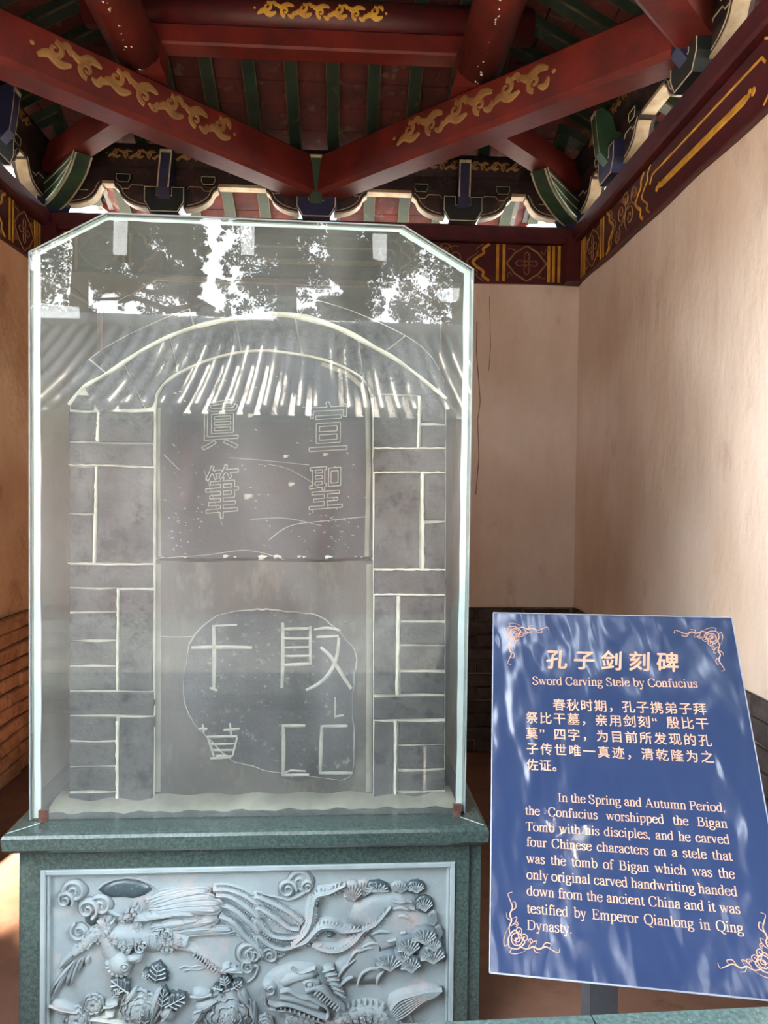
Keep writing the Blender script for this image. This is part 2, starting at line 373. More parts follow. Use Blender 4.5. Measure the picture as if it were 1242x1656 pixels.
# frieze beam, plate beam, purlin on every side
desc = {0: 'behind the glass case', 1: 'on top of the right wall', 2: 'across the open front overhead', 3: 'on top of the left wall'}
for k in range(4):
    fz = thing('frieze_beam', 'maroon frieze beam painted with gold flowers, '+desc[k], 'beam', W(k, 0, H, ZB))
    F = face(k, H-.03)
    mb = MB(); mb.rect(F, -H+.04, H-.04, ZB, ZT-.10, -.16, 0, .006); mb.build('beam_body', 'maroon', fz)
    Fo = F; v0, v1 = ZB+.012, ZT-.105; vm = (v0+v1)/2; hv = (v1-v0)/2
    if k != 2:
        g = MB(); y = MB()
        for sg in (-1, 1):
            P = lambda u, v, h, sg=sg: F(sg*(H-u), v, h)
            for u in (.14, .175, .205, .49, .53): y.rect(P, u-.009, u+.009, v0, v1, 0, .003)
            # quatrefoil medallion
            c = .345
            q = []
            for i in range(40):
                t = 2*math.pi*i/40; rr = hv*(.80+.16*abs(math.cos(2*t))**.8*1-.12*abs(math.sin(4*t)))
                q.append((c+rr*math.cos(t)*1.15, vm+rr*math.sin(t)))
            g.stroke(q, .011, P, .003, closed=True)
            for a in range(4):
                t = a*math.pi/2; x1, y1 = c+math.cos(t)*hv*.36, vm+math.sin(t)*hv*.36
                g.stroke(ell(x1, y1, hv*.25, hv*.15, 12, t), .006, P, .003, closed=True)
                t += math.pi/4
                g.stroke(cr([(c+.105*math.cos(t)*1.2, vm+.115*math.sin(t)), (c+.12*math.cos(t+.2)*1.1, vm+.10*math.sin(t+.2)), (c+.13*math.cos(t)*1.3, vm+.13*math.sin(t))]), .005, P, .003)
            g.stroke(ell(c, vm, hv*.13, hv*.13, 12), .006, P, .003, closed=True)
            # scalloped chevrons with a scroll cloud between
            for off, ww, mbx in ((.60, .018, y), (.64, .007, g), (1.08, .018, y), (1.16, .010, y)):
                d = 1 if off < .9 else -1
                pts = cr([(off-d*.02, v0), (off+d*.02, v0+hv*.25), (off+d*.018, v0+hv*.5), (off+d*.06, v0+hv*.75), (off+d*.085, vm), (off+d*.06, v1-hv*.75), (off+d*.018, v1-hv*.5), (off+d*.02, v1-hv*.25), (off-d*.02, v1)], 4)
                mbx.stroke(pts, ww, P, .003)
            for (a, bb, r) in ((.80, vm+.03, .05), (.92, vm-.03, .05), (.86, vm+.07, .03), (.98, vm+.06, .035), (.75, vm-.07, .03)):
                g.stroke(spiral(a, bb, r*.15, r, 1.4, a*20), .007, P, .003)
                g.stroke(spiral(a, bb, r*1.25, r*1.35, .6, a*20+1), .006, P, .003)
            y.stroke([(1.20, v1-.055), (H+.001, v1-.055)], .012, P, .003); y.stroke([(1.20, v1-.055), (1.17, v1-.09)], .012, P, .003)
            y.stroke([(1.27, vm-.03), (1.31, vm-.03), (H+.001, vm-.03)], lambda t: .012 if t < .3 else .034, P, .0035)
            y.dome(ell(1.25, vm-.03, .016, .016, 10), P, .003); y.dome(ell(1.275, vm-.018, .012, .012, 10), P, .003)
        y.build('yellow_band', 'gold', fz); g.build('flower_outline', 'dull_gold', fz)
    pb = MB(); pb.rect(face(k, H-.075), -H+.0, H-.0, ZT-.10, ZT, -.23, 0, .012)
    tag(pb.build('plate_beam', 'maroon'), 'dark red plate beam below the roof brackets, '+desc[k], 'beam')
    pu = thing('eave_purlin', 'dark round purlin with faded gold scrolls above the brackets, '+desc[k], 'beam', W(k, 0, H, 3.67))
    mb = MB(); mb.tube([W(k, -H-.35+.7*i/2+(2*H)*i/2*1, H, 3.68) for i in range(3)], .082, 18); mb.build('log', 'darkwood', pu, True)
    Pc = lambda u, v, h, k=k: W(k, u, H-(.0835+h)*math.cos(v/.082), 3.68+(.0835+h)*math.sin(v/.082))
    for a, bb in ((-1.25, -.62), (.55, 1.25)):
        mb = MB(); ruyi(mb, Pc, (a+bb)/2, -.01, bb-a, .055, .002); mb.build('scroll_painting', 'dull_gold', pu)
    # board under the purlin, pale lower edge
    bd = thing('bracket_board', 'dark board with pale lower edge under the purlin, '+desc[k], 'board', W(k, 0, H, 3.52))
    mb = MB(); mb.rect(face(k, H), -H-.02, H+.02, 3.525, 3.61, -.03, .03); mb.build('board_body', 'darkwood', bd)
    mb = MB(); mb.rect(face(k, H), -H+.15, H-.15, 3.507, 3.525, -.035, .035); mb.build('lower_edge', 'cream', bd)

# brackets
def bracket(k, s0, m_, label, lean=0):
    t = thing('roof_bracket', label, 'bracket', W(k, s0, H, ZT), 'roof brackets on the plate beam')
    F = face(k, H)
    # bucket block with a notch
    top, bot, z0, z1 = .125, .085, ZT+.005, 3.475
    poly = [(s0-bot, z0), (s0+bot, z0), (s0+top, z0+.065), (s0+top, z1), (s0+.05, z1), (s0+.05, z1-.055), (s0-.05, z1-.055), (s0-.05, z1), (s0-top, z1), (s0-top, z0+.065)]
    mb = MB(); mb.prism(poly, F, -.09, .10); o = mb.build('bucket_block', m_, t)
    ins = [(s0+(x-s0)*.93, (z0+z1)/2+(z-(z0+z1)/2)*.93) for x, z in poly]
    q = MB(); q.stroke(ins, .007, F, .103, .099, closed=True); q.build('painted_outline', 'line', o)
    # curved arm
    A = lambda sg: cr([(s0+sg*.06, 3.365), (s0+sg*.15, 3.372), (s0+sg*.22, 3.395), (s0+sg*.265, 3.43), (s0+sg*.285, 3.47), (s0+sg*.31, 3.49)], 4)
    mb = MB(); poly = A(1)+[(s0+.315, 3.525), (s0-.315, 3.525)]+A(-1)[::-1]
    mb.prism(poly, F, -.04, .045); arm = mb.build('curved_arm', 'darkwood', t)
    q = MB()
    for sg in (-1, 1):
        pts = A(sg); vs = []
        for x, z in pts:
            vs += [F(x, z-.009, .046), F(x, z-.009, -.02), F(x, z+.002, -.02), F(x, z+.002, .046)]
        q.add(vs, [(i*4+j, i*4+(j+1) % 4, i*4+4+(j+1) % 4, i*4+4+j) for i in range(len(pts)-1) for j in range(4)])
    q.build('pale_edge', 'cream', arm)
    q = MB()
    for sg in (-1, 1):
        q.stroke([(s0+sg*.12, 3.475), (s0+sg*.14, 3.498), (s0+sg*.21, 3.498), (s0+sg*.23, 3.475), (s0+sg*.27, 3.475)], .006, F, .049, .044)
        q.stroke([(x-sg*.012, z+.014) for x, z in A(sg)], .005, F, .049, .044)
    q.build('painted_outline', 'line', arm)
    for sg in (-1, 1):
        c = s0+sg*.255; mb = MB(); pl = [(c-.035, 3.505), (c+.035, 3.505), (c+.048, 3.53), (c+.048, 3.56), (c-.048, 3.56), (c-.048, 3.53)]
        mb.prism(pl, F, -.05, .06); o = mb.build('small_block', 'blackgreen', t)
        q = MB(); q.stroke([(c+(x-c)*.85, 3.533+(z-3.533)*.85) for x, z in pl], .005, F, .063, .059, closed=True); q.build('painted_outline', 'line', o)
    # tongue pointing into the room, tip rising
    hw = .036; prof = [(-.05, 3.40), (.10, 3.40), (.145, 3.45), (.16, 3.56), (.17, 3.66), (.13, 3.68), (.08, 3.64), (.06, 3.56), (-.05, 3.54)]
    mb = MB(); G = lambda u, v, h: W(k, s0+h+lean*(max(0, v-3.42)), H-u, v)
    mb.prism(prof, G, -hw, hw); o = mb.build('tongue', 'green' if m_ == 'blue' else 'blue', t)
    q = MB()
    for sg in (-1, 1):
        pts = prof[2:6]; vs = []
        for u, v in pts: vs += [G(u+.002, v, sg*hw), G(u+.002, v, sg*(hw-.008))]
        q.add(vs, [(i*2, i*2+1, i*2+3, i*2+2) for i in range(len(pts)-1)])
    q.hexa([G(.168, 3.645, -hw), G(.173, 3.645, -hw), G(.173, 3.645, hw), G(.168, 3.645, hw), G(.168, 3.662, -hw), G(.175, 3.662, -hw), G(.175, 3.662, hw), G(.168, 3.662, hw)])
    q.build('painted_outline', 'line', o)
nm = {(0, 0): 'dark blue bracket where the two big diagonal beams meet, above the glass case', (0, -1): 'dark green bracket above the left end of the glass case top', (0, 1): 'dark green bracket on the back beam, right of the glass case'}
for k in (0, 1, 3):
    for j, s0 in ((-1, -.915), (0, 0), (1, .90)):
        if k == 0: lb = nm[(0, j)]
        else:
            far = {1: {-1: 'nearest the back corner', 0: 'under the end of the diagonal beam', 1: 'nearest the open front'}, 3: {1: 'nearest the back corner', 0: 'under the end of the diagonal beam', -1: 'nearest the open front'}}[k][j]
            lb = 'weathered painted bracket over the %s wall, %s' % (SIDE[k], far)
        bracket(k, s0, 'blue' if (j == 0) != (k == 1) else 'blackgreen', lb, lean=(.12 if j < 0 else 0) if k == 0 else 0)
# corner pieces
def corner(k, label):
    """corner between side k and k+1 (clockwise): post, bracket, rising 45 degree arm"""
    c = W(k, H, H, 0); d = (V((XC, YC, 0))-c).normalized(); p = d.cross(V((0, 0, 1)))
    t = thing('corner_bracket', label, 'bracket', V((c.x, c.y, ZT)))
    G = lambda u, v, h: V((c.x, c.y, 0))+d*u+p*h+V((0, 0, v))
    top = cr([(.02, 3.47), (.18, 3.485), (.34, 3.51), (.48, 3.535)], 5)
    bot = cr([(.52, 3.528), (.45, 3.45), (.34, 3.39), (.20, 3.345), (.02, 3.325)], 5)
    mb = MB(); mb.prism(top+bot, G, -.05, .05); arm = mb.build('rising_arm', 'green', t)
    q = MB()
    for sg in (-1, 1):
        GG = lambda u, v, h, sg=sg: G(u, v, sg*(.05+h))
        q.stroke([(u-.015, v+.018) for u, v in bot], .009, GG, .002); q.stroke([(u+.01, v-.018) for u, v in top], .007, GG, .002)
        q.stroke([((a[0]+b_[0])/2+.01, (a[1]+b_[1])/2) for a, b_ in zip(top[3:], bot[::-1][3:])], .006, GG, .002)
        vs = []
        for u, v in bot: vs += [G(u, v-.003, sg*.051), G(u, v-.003, sg*.040)]
        q.add(vs, [(i*2, i*2+1, i*2+3, i*2+2) for i in range(len(bot)-1)])
    q.build('painted_outline', 'line', arm)
    mb = MB(); pl = [(-.05, ZT+.003), (.10, ZT+.003), (.14, 3.35), (.14, 3.38), (-.05, 3.38)]; mb.prism(pl, G, -.10, .10); mb.build('bucket_block', 'blue', t)
    # quarter brackets along both walls
    for kk, sg in ((k, 1), (k+1 & 3, -1)):
        FF = face(kk, H)
        P = lambda u, v, h: FF(sg*(H-u), v, h)
        pts = cr([(.10, 3.375), (.20, 3.378), (.28, 3.40), (.325, 3.44), (.345, 3.48), (.36, 3.50)], 4)
        mb = MB(); mb.prism([(0, 3.375)]+pts+[(.36, 3.53), (0, 3.53)], P, -.04, .045); o = mb.build('curved_arm', 'darkwood', t)
        q = MB(); vs = []
        for x, z in pts: vs += [P(x, z-.009, .046), P(x, z-.009, -.02), P(x, z+.002, -.02), P(x, z+.002, .046)]
        q.add(vs, [(i*4+j, i*4+(j+1) % 4, i*4+4+(j+1) % 4, i*4+4+j) for i in range(len(pts)-1) for j in range(4)])
        q.build('pale_edge', 'cream', o)
        q = MB(); q.stroke([(.12, 3.49), (.20, 3.49), (.23, 3.46), (.28, 3.46)], .006, P, .049, .044); q.stroke([(x-.012, z+.014) for x, z in pts], .005, P, .049, .044); q.build('painted_outline', 'line', o)
corner(0, 'green rising bracket in the back right corner under the roof'); corner(3, 'green rising bracket in the back left corner under the roof')
for k in range(4):
    c = W(k, H, H, 0); mb = MB()
    if k in (0, 3):
        dx = -1 if k == 0 else 1
        world_box(mb, min(c.x+dx*.11, c.x-dx*.1), max(c.x+dx*.11, c.x-dx*.1), c.y-.11, c.y+.1, ZB-.0, ZT-.08)
        tag(mb.build('corner_post', 'maroon'), 'dark red square post end in the back %s corner above the plaster' % ('right' if k == 0 else 'left'), 'post')
    else:
        mb.tube([(c.x, c.y, z) for z in (.08, 1.2, 2.4, ZT-.10)], [.13, .13, .125, .12], 20)
        t = thing('red_column', 'round red timber column at the open front on the %s side' % ('right' if k == 1 else 'left'), 'column', V((c.x, c.y, 0)))
        mb.build('shaft', 'red', t, True); q = MB(); q.tube([(c.x, c.y, z) for z in (0, .03, .08)], [.2, .2, .15], 20); q.build('stone_base', 'carved', t, True)

# diagonal beams
for k in range(4):
    k2 = (k+1) & 3
    a = W(k, 0, H-.02, 0); c = W(k2, 0, H-.02, 0)
    d = (c-a).normalized(); nn = V((0, 0, 1)).cross(d)
    if nn.dot(V((XC, YC, 0))-a) < 0: nn = -nn
    Ld = (c-a).length
    G = lambda u, v, h: a+d*u+nn*h+V((0, 0, v))
    lab = {0: 'big red diagonal beam with gold scroll rising to the upper right', 3: 'big red diagonal beam with gold scroll rising to the upper left', 1: 'red diagonal beam of the front right quarter overhead', 2: 'red diagonal beam of the front left quarter overhead'}[k]
    t = thing('diagonal_beam', lab, 'beam', (a+c)/2+V((0, 0, 3.5)))
    mb = MB(); cs = [(-.075, 3.44), (.06, 3.44), (.085, 3.462), (.085, 3.655), (.07, 3.67), (-.075, 3.67)]
    mb.prism(cs, lambda u, v, h: G(h, v, u), .04, Ld-.04); mb.build('beam_body', 'red', t)
    if k in (0, 3):
        mb = MB(); F = lambda u, v, h: G(u, v, .086+h)
        cpos = 1.20 if k == 0 else 1.10
        ruyi(mb, F, cpos, 3.575, .92 if k == 0 else 1.02, .125, .003); mb.build('scroll_painting', 'dull_gold', t)
    # short strut from the diagonal's middle to the corner
    cc = W(k, H, H, 0); mid = (a+c)/2; e = (cc-mid).normalized(); pp = e.cross(V((0, 0, 1)))
    E_ = lambda u, v, h: mid+e*u+pp*h+V((0, 0, v))
    mb = MB(); mb.rect(lambda u, v, h: E_(u, v, h), .06, (cc-mid).length-.1, 3.54, 3.68, -.055, .055)
    if k in (0, 3): tag(mb.build('corner_strut', 'red'), 'short red strut from the %s diagonal beam into the back %s corner' % (('right',)*2 if k == 0 else ('left',)*2), 'beam')
    # block on the middle of the diagonal carrying the upper frame
    mb = MB(); B = lambda u, v, h: mid+V((u, h, v))
    mb.prism([(-.085, 3.73), (.085, 3.73), (.085, 3.855), (-.085, 3.855)], B, -.085, .085); mb.prism([(-.11, 3.672), (.11, 3.672), (.09, 3.73), (-.09, 3.73)], B, -.10, .10)
    if k in (0, 3): tag(mb.build('support_block', 'red'), 'red cushion block on the %s diagonal beam under the upper frame' % ('right' if k == 0 else 'left'), 'block')
# upper frame
RI = H/2
for k in range(4):
    side = k in (1, 3)
    if side:
        t = thing('upper_side_log', 'thick round red log running forward overhead on the %s' % SIDE[k], 'beam', W(k, 0, RI, 3.86))
        sg = 1 if k == 3 else -1
        mb = MB(); mb.tube([W(k, sg*(RI+.08), RI+.02, 3.80), W(k, 0, RI+.02, 3.80), W(k, -sg*(RI+.08), RI+.02, 3.80)], .115, 20); mb.build('log', 'red', t, True)
        mb = MB()
        for i in range(20):
            u = sg*(RI-.05-random.random()**1.5*.8); th = random.gauss(1.4, .10)
            rr = random.uniform(.001, .005)
            mb.dome(ell(u, 0, rr*2.2, rr, 7, random.uniform(-.6, .6), .35, 3), lambda a_, b_, h: W(k, a_, RI+.02-(.115+h)*math.cos(th+b_/.1), 3.80-(.115+h)*math.sin(th+b_/.1)), .001)
        mb.build('chipped_paint', 'chalk', t)['kind'] = 'stuff'
    else:
        t = thing('upper_beam', 'red square beam with round purlin on it, high at the %s' % SIDE[k], 'beam', W(k, 0, RI, 3.9))
        mb = MB(); mb.rect(face(k, RI+.055), -RI-.14, RI+.14, 3.86, 3.965, -.0, .11, .01); mb.build('square_beam', 'red', t)
        mb = MB(); mb.tube([W(k, s, RI, 4.045) for s in (-RI-.3, 0, RI+.3)], .085, 18); mb.build('log', 'dark_red', t, True)
        Pc = lambda u, v, h, k=k: W(k, u, RI-(.0865+h)*math.cos(v/.085), 4.045+(.0865+h)*math.sin(v/.085))
        mb = MB(); ruyi(mb, Pc, .05 if k == 0 else 0, -.012, .62, .075, .002); mb.build('scroll_painting', 'gold', t)
# sill across the open front
pA = on_plane(770, 1650, V((0, 0, .768)), V((0, 0, 1))); pB = on_plane(1242, 1628, V((0, 0, .768)), V((0, 0, 1))); pd = (pB-pA).normalized(); pn = V((-pd.y, pd.x, 0))
pf = lambda x, y, z: pA+pd*(x-pA.x)+pn*(y-1.195)+V((0, 0, z-.768))
def para_box(mb, x0, x1, y0, y1, z0, z1): mb.hexa([pf(*q) for q in ((x0, y0, z0), (x1, y0, z0), (x1, y1, z0), (x0, y1, z0), (x0, y0, z1), (x1, y0, z1), (x1, y1, z1), (x0, y1, z1))])
t = thing('stone_parapet', 'low green granite parapet at the bottom right, in front of the sign', 'parapet', V((0, 1.2, 0)))
x0 = XL+.1
for i, x1 in enumerate((-.62, .405, XR-.1)):
    mb = MB(); para_box(mb, x0+.0015, x1-.0015, .80, 1.195, .70, .768); mb.build('capping_stone', 'granite', t)
    mb = MB(); para_box(mb, x0+.02, x1-.02, .86, 1.12, 0, .70); mb.build('parapet_block', 'carved', t)
    x0 = x1

# ================================================================== PEDESTAL, STELE, CASE
TH = .0182; SO = V((-.259, 2.066, 0)); SX = V((math.cos(TH), math.sin(TH), 0)); SY = V((-math.sin(TH), math.cos(TH), 0)); ZL = .674
def S(x, y, z): return SO+SX*x+SY*y+V((0, 0, z))
def SF(y): return lambda u, v, h: S(u, y-h, v)
def pxf(y):
    """photo position -> point on the local plane at depth y, h metres proud of it"""
    O = S(0, y, 0)
    return lambda u, v, h: on_plane(u, v, O, SY)-SY*h
def uv(px, py, y):
    p = on_plane(px, py, S(0, y, 0), SY)-SO; return p.dot(SX), p.z
ped = thing('stone_pedestal', 'dark green granite pedestal with carved grey panel carrying the glass case', 'pedestal', S(0, .35, 0))
mb = MB(); HW = .673
prof = [(0, ZL-.012), (.004, ZL-.004), (.014, ZL), (.40, ZL), (.40, ZL-.062), (.028, ZL-.062), (.012, ZL-.055), (.002, ZL-.044)]
def ringed(prof, hw, depth, mb):
    # sweep a profile round the rectangle of the slab: mitred corners
    n = len(prof); cy = depth/2; vs = []
    for i, (sx, sy) in enumerate(((-1, -1), (1, -1), (1, 1), (-1, 1))):
        for d, z in prof:
            dd = min(d, cy-.001); vs.append(S(sx*(hw-dd), cy+sy*(cy-dd), z))
    fs = [(i*n+j, ((i+1) % 4)*n+j, ((i+1) % 4)*n+(j+1) % n, i*n+(j+1) % n) for i in range(4) for j in range(n) if j != 3]
    mb.add(vs, fs)
    mb.add([S(-hw+.3, .3, ZL), S(hw-.3, .3, ZL), S(hw-.3, depth-.3, ZL), S(-hw+.3, depth-.3, ZL)], [(0, 1, 2, 3)])
ringed(prof, HW, .80, mb); ldg = mb.build('ledge_slab', 'granite', ped)
for sg in (-1, 1): q = MB(); q.stroke([(sg*(HW-.012), .012), (sg*(HW-.075), .075)], .0025, lambda u, v, h: S(u, v, ZL+h), .0012); q.build('mitre_joint', 'carved_line', ldg)
yb = .05
a0, _ = uv(34, 1500, yb); a1, _ = uv(757, 1500, yb); a2, _ = uv(774, 1500, yb+.03)
mb = MB(); F = SF(yb)
fl0, ft = uv(66, 1407, yb); fr0, _ = uv(736, 1398, yb)
fb = .045
mb.rect(F, a0, fl0, 0, ZL-.062, -.62, 0); mb.rect(F, fr0, a1, 0, ZL-.062, -.62, 0); mb.rect(F, fl0, fr0, ft, ZL-.062, -.62, 0); mb.rect(F, fl0, fr0, 0, fb, -.62, 0)
mb.rect(F, fl0, fr0, fb, ft, -.62, -.04); mb.rect(F, a1, a2, 0, ZL-.062, -.6, -.012); mb.rect(F, a0-.01, a0, 0, ZL-.062, -.6, -.012)
mb.rect(F, a0-.02, a2+.01, 0, .03, -.63, .01)
mb.build('granite_body', 'granite', ped)
# panel with two-step moulded frame
mb = MB(); nf = .020
def frame_ring(mb, F, x0, x1, z0, z1, w_, h0, h1):
    mb.rect(F, x0, x0+w_, z0, z1, h0, h1, .002); mb.rect(F, x1-w_, x1, z0, z1, h0, h1, .002)
    mb.rect(F, x0+w_, x1-w_, z1-w_, z1, h0, h1, .002); mb.rect(F, x0+w_, x1-w_, z0, z0+w_, h0, h1, .002)
frame_ring(mb, F, fl0, fr0, fb, ft, .014, -.045, .006); frame_ring(mb, F, fl0+.014, fr0-.014, fb+.014, ft-.014, .008, -.045, -.004)
mb.build('panel_frame', 'frame_stone', ped)
pan = MB(); pan.rect(F, fl0+.02, fr0-.02, fb+.02, ft-.02, -.045, -.018); panel = pan.build('carved_panel', 'carved', ped)
exec_relief = True

# ------------------------------------------------------------------ relief on the panel (photo positions unprojected on the panel plane)
R = pxf(yb+.018)
def rel(mb, name, m_='carved'): return mb.build(name, m_, panel, True)
UN = 1/FPX*2.1   # metres per photo pixel on the panel
def leafpts(p0, p1, w_, n=12, bend=0):
    dx, dy = p1[0]-p0[0], p1[1]-p0[1]; l = math.hypot(dx, dy); nx, ny = -dy/l, dx/l; a = []; b_ = []
    for i in range(n+1):
        t = i/n; ww = w_/2*math.sin(math.pi*min(1, .06+.94*t**.85))**.7 if t < 1 else 0; bb = bend*math.sin(math.pi*t)
        x, y = p0[0]+dx*t+nx*bb, p0[1]+dy*t+ny*bb
        a.append((x+nx*ww, y+ny*ww)); b_.append((x-nx*ww, y-ny*ww))
    return a+b_[::-1][1:-1]
def feather(mb, p0, p1, w_, h, base=0, bend=0):
    mb.dome(leafpts(p0, p1, w_, 10, bend), R, h, base, 3)
    dx, dy = p1[0]-p0[0], p1[1]-p0[1]; l = math.hypot(dx, dy); nx, ny = -dy/l, dx/l
    mb.stroke([(p0[0]+dx*t+nx*bend*math.sin(math.pi*t), p0[1]+dy*t+ny*bend*math.sin(math.pi*t)) for t in [i/8 for i in range(9)]], max(.8, w_*.10), R, base+h+.0025, base+h*.6)
def plume(mb, p0, p1, w_, h, base, bend=0):
    dx, dy = p1[0]-p0[0], p1[1]-p0[1]; l = math.hypot(dx, dy); nx, ny = -dy/l, dx/l; a = []; b_ = []; n = 14
    for i in range(n+1):
        t = i/n; ww = w_/2*min(1, .25+t*1.6)*(math.sqrt(max(0, 1-((t-.78)/.22)**2)) if t > .78 else 1); bb = bend*math.sin(math.pi*t)
        x, y = p0[0]+dx*t+nx*bb, p0[1]+dy*t+ny*bb; a.append((x+nx*ww, y+ny*ww)); b_.append((x-nx*ww, y-ny*ww))
    poly = a+b_[::-1][1:]
    mb.dome(poly, R, h, base, 3); mb.stroke(poly[3:-3], 1.1, R, base+h*.55, 0)
    mb.stroke([(p0[0]+dx*t+nx*bend*math.sin(math.pi*t), p0[1]+dy*t+ny*bend*math.sin(math.pi*t)) for t in [.1+.8*i/8 for i in range(9)]], 1.1, R, base+h+.0018, base+h*.6)
def cloud(cx, cy, r, d=1, h=.016, a0=0, tail=None):
    mb = MB(); mb.dome(ell(cx, cy, r*1.15, r, 22, 0, .04, 5), R, h*.7, 0, 4)
    mb.stroke(spiral(cx, cy, r*.12, r*.98, 1.7*d, a0, 36), lambda t: r*(.12+.26*t), R, h+.004, h*.35)
    if tail: mb.stroke(cr(tail), lambda t: r*.55*(1-t)+1.5, R, h*.7, 0)
    rel(mb, 'cloud')
def scales(mb, path, w_, h, base, sz):
    n = len(path)
    for i in range(n-1):
        x, y = path[i]; dx, dy = path[i+1][0]-x, path[i+1][1]-y; l = math.hypot(dx, dy) or 1; nx, ny = -dy/l, dx/l
        ww = w_(i/(n-1)) if callable(w_) else w_; m_ = max(1, int(ww/sz))
        for j in range(m_):
            o_ = (j-(m_-1)/2+(.5 if i % 2 else 0))*sz
            if abs(o_) > ww/2: continue
            hh = base+h*math.sqrt(max(.05, 1-(2*o_/ww)**2))
            c = (x+nx*o_, y+ny*o_); an = math.atan2(dy, dx)
            mb.dome(ell(c[0], c[1], sz*.62, sz*.52, 8, an), R, .0010, hh-.0012, 2)
            mb.stroke([(c[0]+sz*.6*math.cos(an+q), c[1]+sz*.52*math.sin(an+q)) for q in (-1.1, -.55, 0, .55, 1.1)], 1.1, R, hh+.0016, hh-.001)
def body(mb, path, w_, h, base=0):
    mb.stroke(path, w_, R, base+h*.75, 0)
    # rounder crest
    mb.stroke(path, lambda t: (w_(t) if callable(w_) else w_)*.55, R, base+h, base+h*.7)
def cd_(crop, z=1242/360, ox=60, oy=1390): return [(ox+x/z, oy+y/z) for x, y in crop]   # left close-up coordinates
def cd2(crop): return cd_(crop, 1242/360, 400, 1390)
def P1(x, y): return (60+x/3.45, 1390+y/3.45)
def P2(x, y): return (400+x/3.45, 1390+y/3.45)
# sun, clouds
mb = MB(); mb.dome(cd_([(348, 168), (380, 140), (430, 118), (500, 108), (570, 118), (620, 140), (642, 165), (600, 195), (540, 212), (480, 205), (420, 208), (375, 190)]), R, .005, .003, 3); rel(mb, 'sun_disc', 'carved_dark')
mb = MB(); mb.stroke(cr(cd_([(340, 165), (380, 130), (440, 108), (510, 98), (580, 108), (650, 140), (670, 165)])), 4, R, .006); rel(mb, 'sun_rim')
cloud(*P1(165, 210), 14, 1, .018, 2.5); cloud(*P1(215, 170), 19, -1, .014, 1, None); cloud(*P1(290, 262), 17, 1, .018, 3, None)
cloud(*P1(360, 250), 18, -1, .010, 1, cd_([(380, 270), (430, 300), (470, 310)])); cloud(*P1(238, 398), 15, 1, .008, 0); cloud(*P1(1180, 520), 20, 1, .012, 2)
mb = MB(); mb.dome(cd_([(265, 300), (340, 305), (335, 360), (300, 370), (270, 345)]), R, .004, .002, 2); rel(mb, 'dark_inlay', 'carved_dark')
cloud(*P2(225, 155), 15, 1, .014, 2); cloud(*P2(300, 120), 20, -1, .008, 1); cloud(*P2(335, 140), 10, 1, .016, 1, cd2([(330, 170), (280, 200), (230, 215), (160, 200), (90, 185)]))
cloud(*P2(40, 520), 15, 1, .012, 2); cloud(*P2(130, 530), 14, -1, .008, 1, cd2([(160, 540), (200, 530), (220, 510)])); cloud(*P2(5, 590), 12, 1, .010, 1, cd2([(10, 600), (60, 590), (40, 650), (0, 680)]))
mb = MB(); mb.stroke(cr(cd_([(795, 605), (830, 590), (860, 600), (900, 590), (960, 600)])), 2, R, .004); mb.stroke(cr(cd_([(820, 620), (860, 608), (900, 612), (940, 600)])), 2, R, .004); rel(mb, 'mist_line')
# phoenix
ph = MB()
# body and neck
body(ph, cr(cd_([(400, 330), (395, 400), (410, 470), (440, 540), (470, 580)])), lambda t: 20+18*math.sin(math.pi*t), .022)
body(ph, cr(cd_([(420, 400), (520, 420), (640, 430), (740, 420), (840, 450)])), lambda t: 26+26*math.sin(math.pi*t), .026)
body(ph, cr(cd_([(640, 470), (720, 460), (800, 470), (870, 490)])), lambda t: 24-6*t, .018)
ph.dome(ell(*P1(470, 565), 23, 20, 20, .3), R, .034, 0, 5)
for i in range(7):
    a = 1.0+i*.38; x, y = P1(470, 565); ph.dome(ell(x+17*math.cos(a)*1.05, y+15*math.sin(a), 6.5, 5, 10, a), R, .010, .016, 3)
ph.dome(leafpts(P1(505, 530), P1(602, 515), 11, 8), R, .014, .020, 3); ph.dome(leafpts(P1(510, 545), P1(590, 548), 8, 8), R, .010, .014, 3)
ph.dome(ell(*P1(505, 560), 5, 4, 10), R, .006, .032, 2); ph.stroke(ell(*P1(505, 560), 6.5, 5.5, 14), 1.6, R, .036, .028, closed=True)
for a, b_, c, w_ in (((395, 345), (415, 305), 0, 9), ((385, 350), (345, 320), 0, 8), ((410, 350), (440, 325), 0, 8)): feather(ph, P1(*a), P1(*b_), w_, .014, .008)
scales(ph, [P1(*q) for q in ((395, 345), (398, 368), (403, 392), (408, 418), (415, 443), (425, 468), (438, 492))], lambda t: 24+12*t, .022, 0, 6.2)
scales(ph, [P1(*q) for q in ((400, 380), (425, 400), (450, 420), (475, 440), (500, 458), (525, 475), (550, 490))], 24, .022, .004, 6.2)
scales(ph, [P1(*q) for q in ((570, 300), (575, 325), (575, 350), (570, 378), (565, 405))], 16, .014, .006, 6)
scales(ph, [P1(*q) for q in ((680, 465), (705, 470), (730, 475), (755, 480), (780, 485))], 16, .008, .010, 6)
scales(ph, [P1(*q) for q in ((790, 330), (810, 318), (830, 308))], 14, .014, .006, 6)
for row in range(3): scales(ph, [P1(450+22*q, 410+14*row+6*math.sin(q*.5)) for q in range(18)], 12, .010, .0168, 6.5)
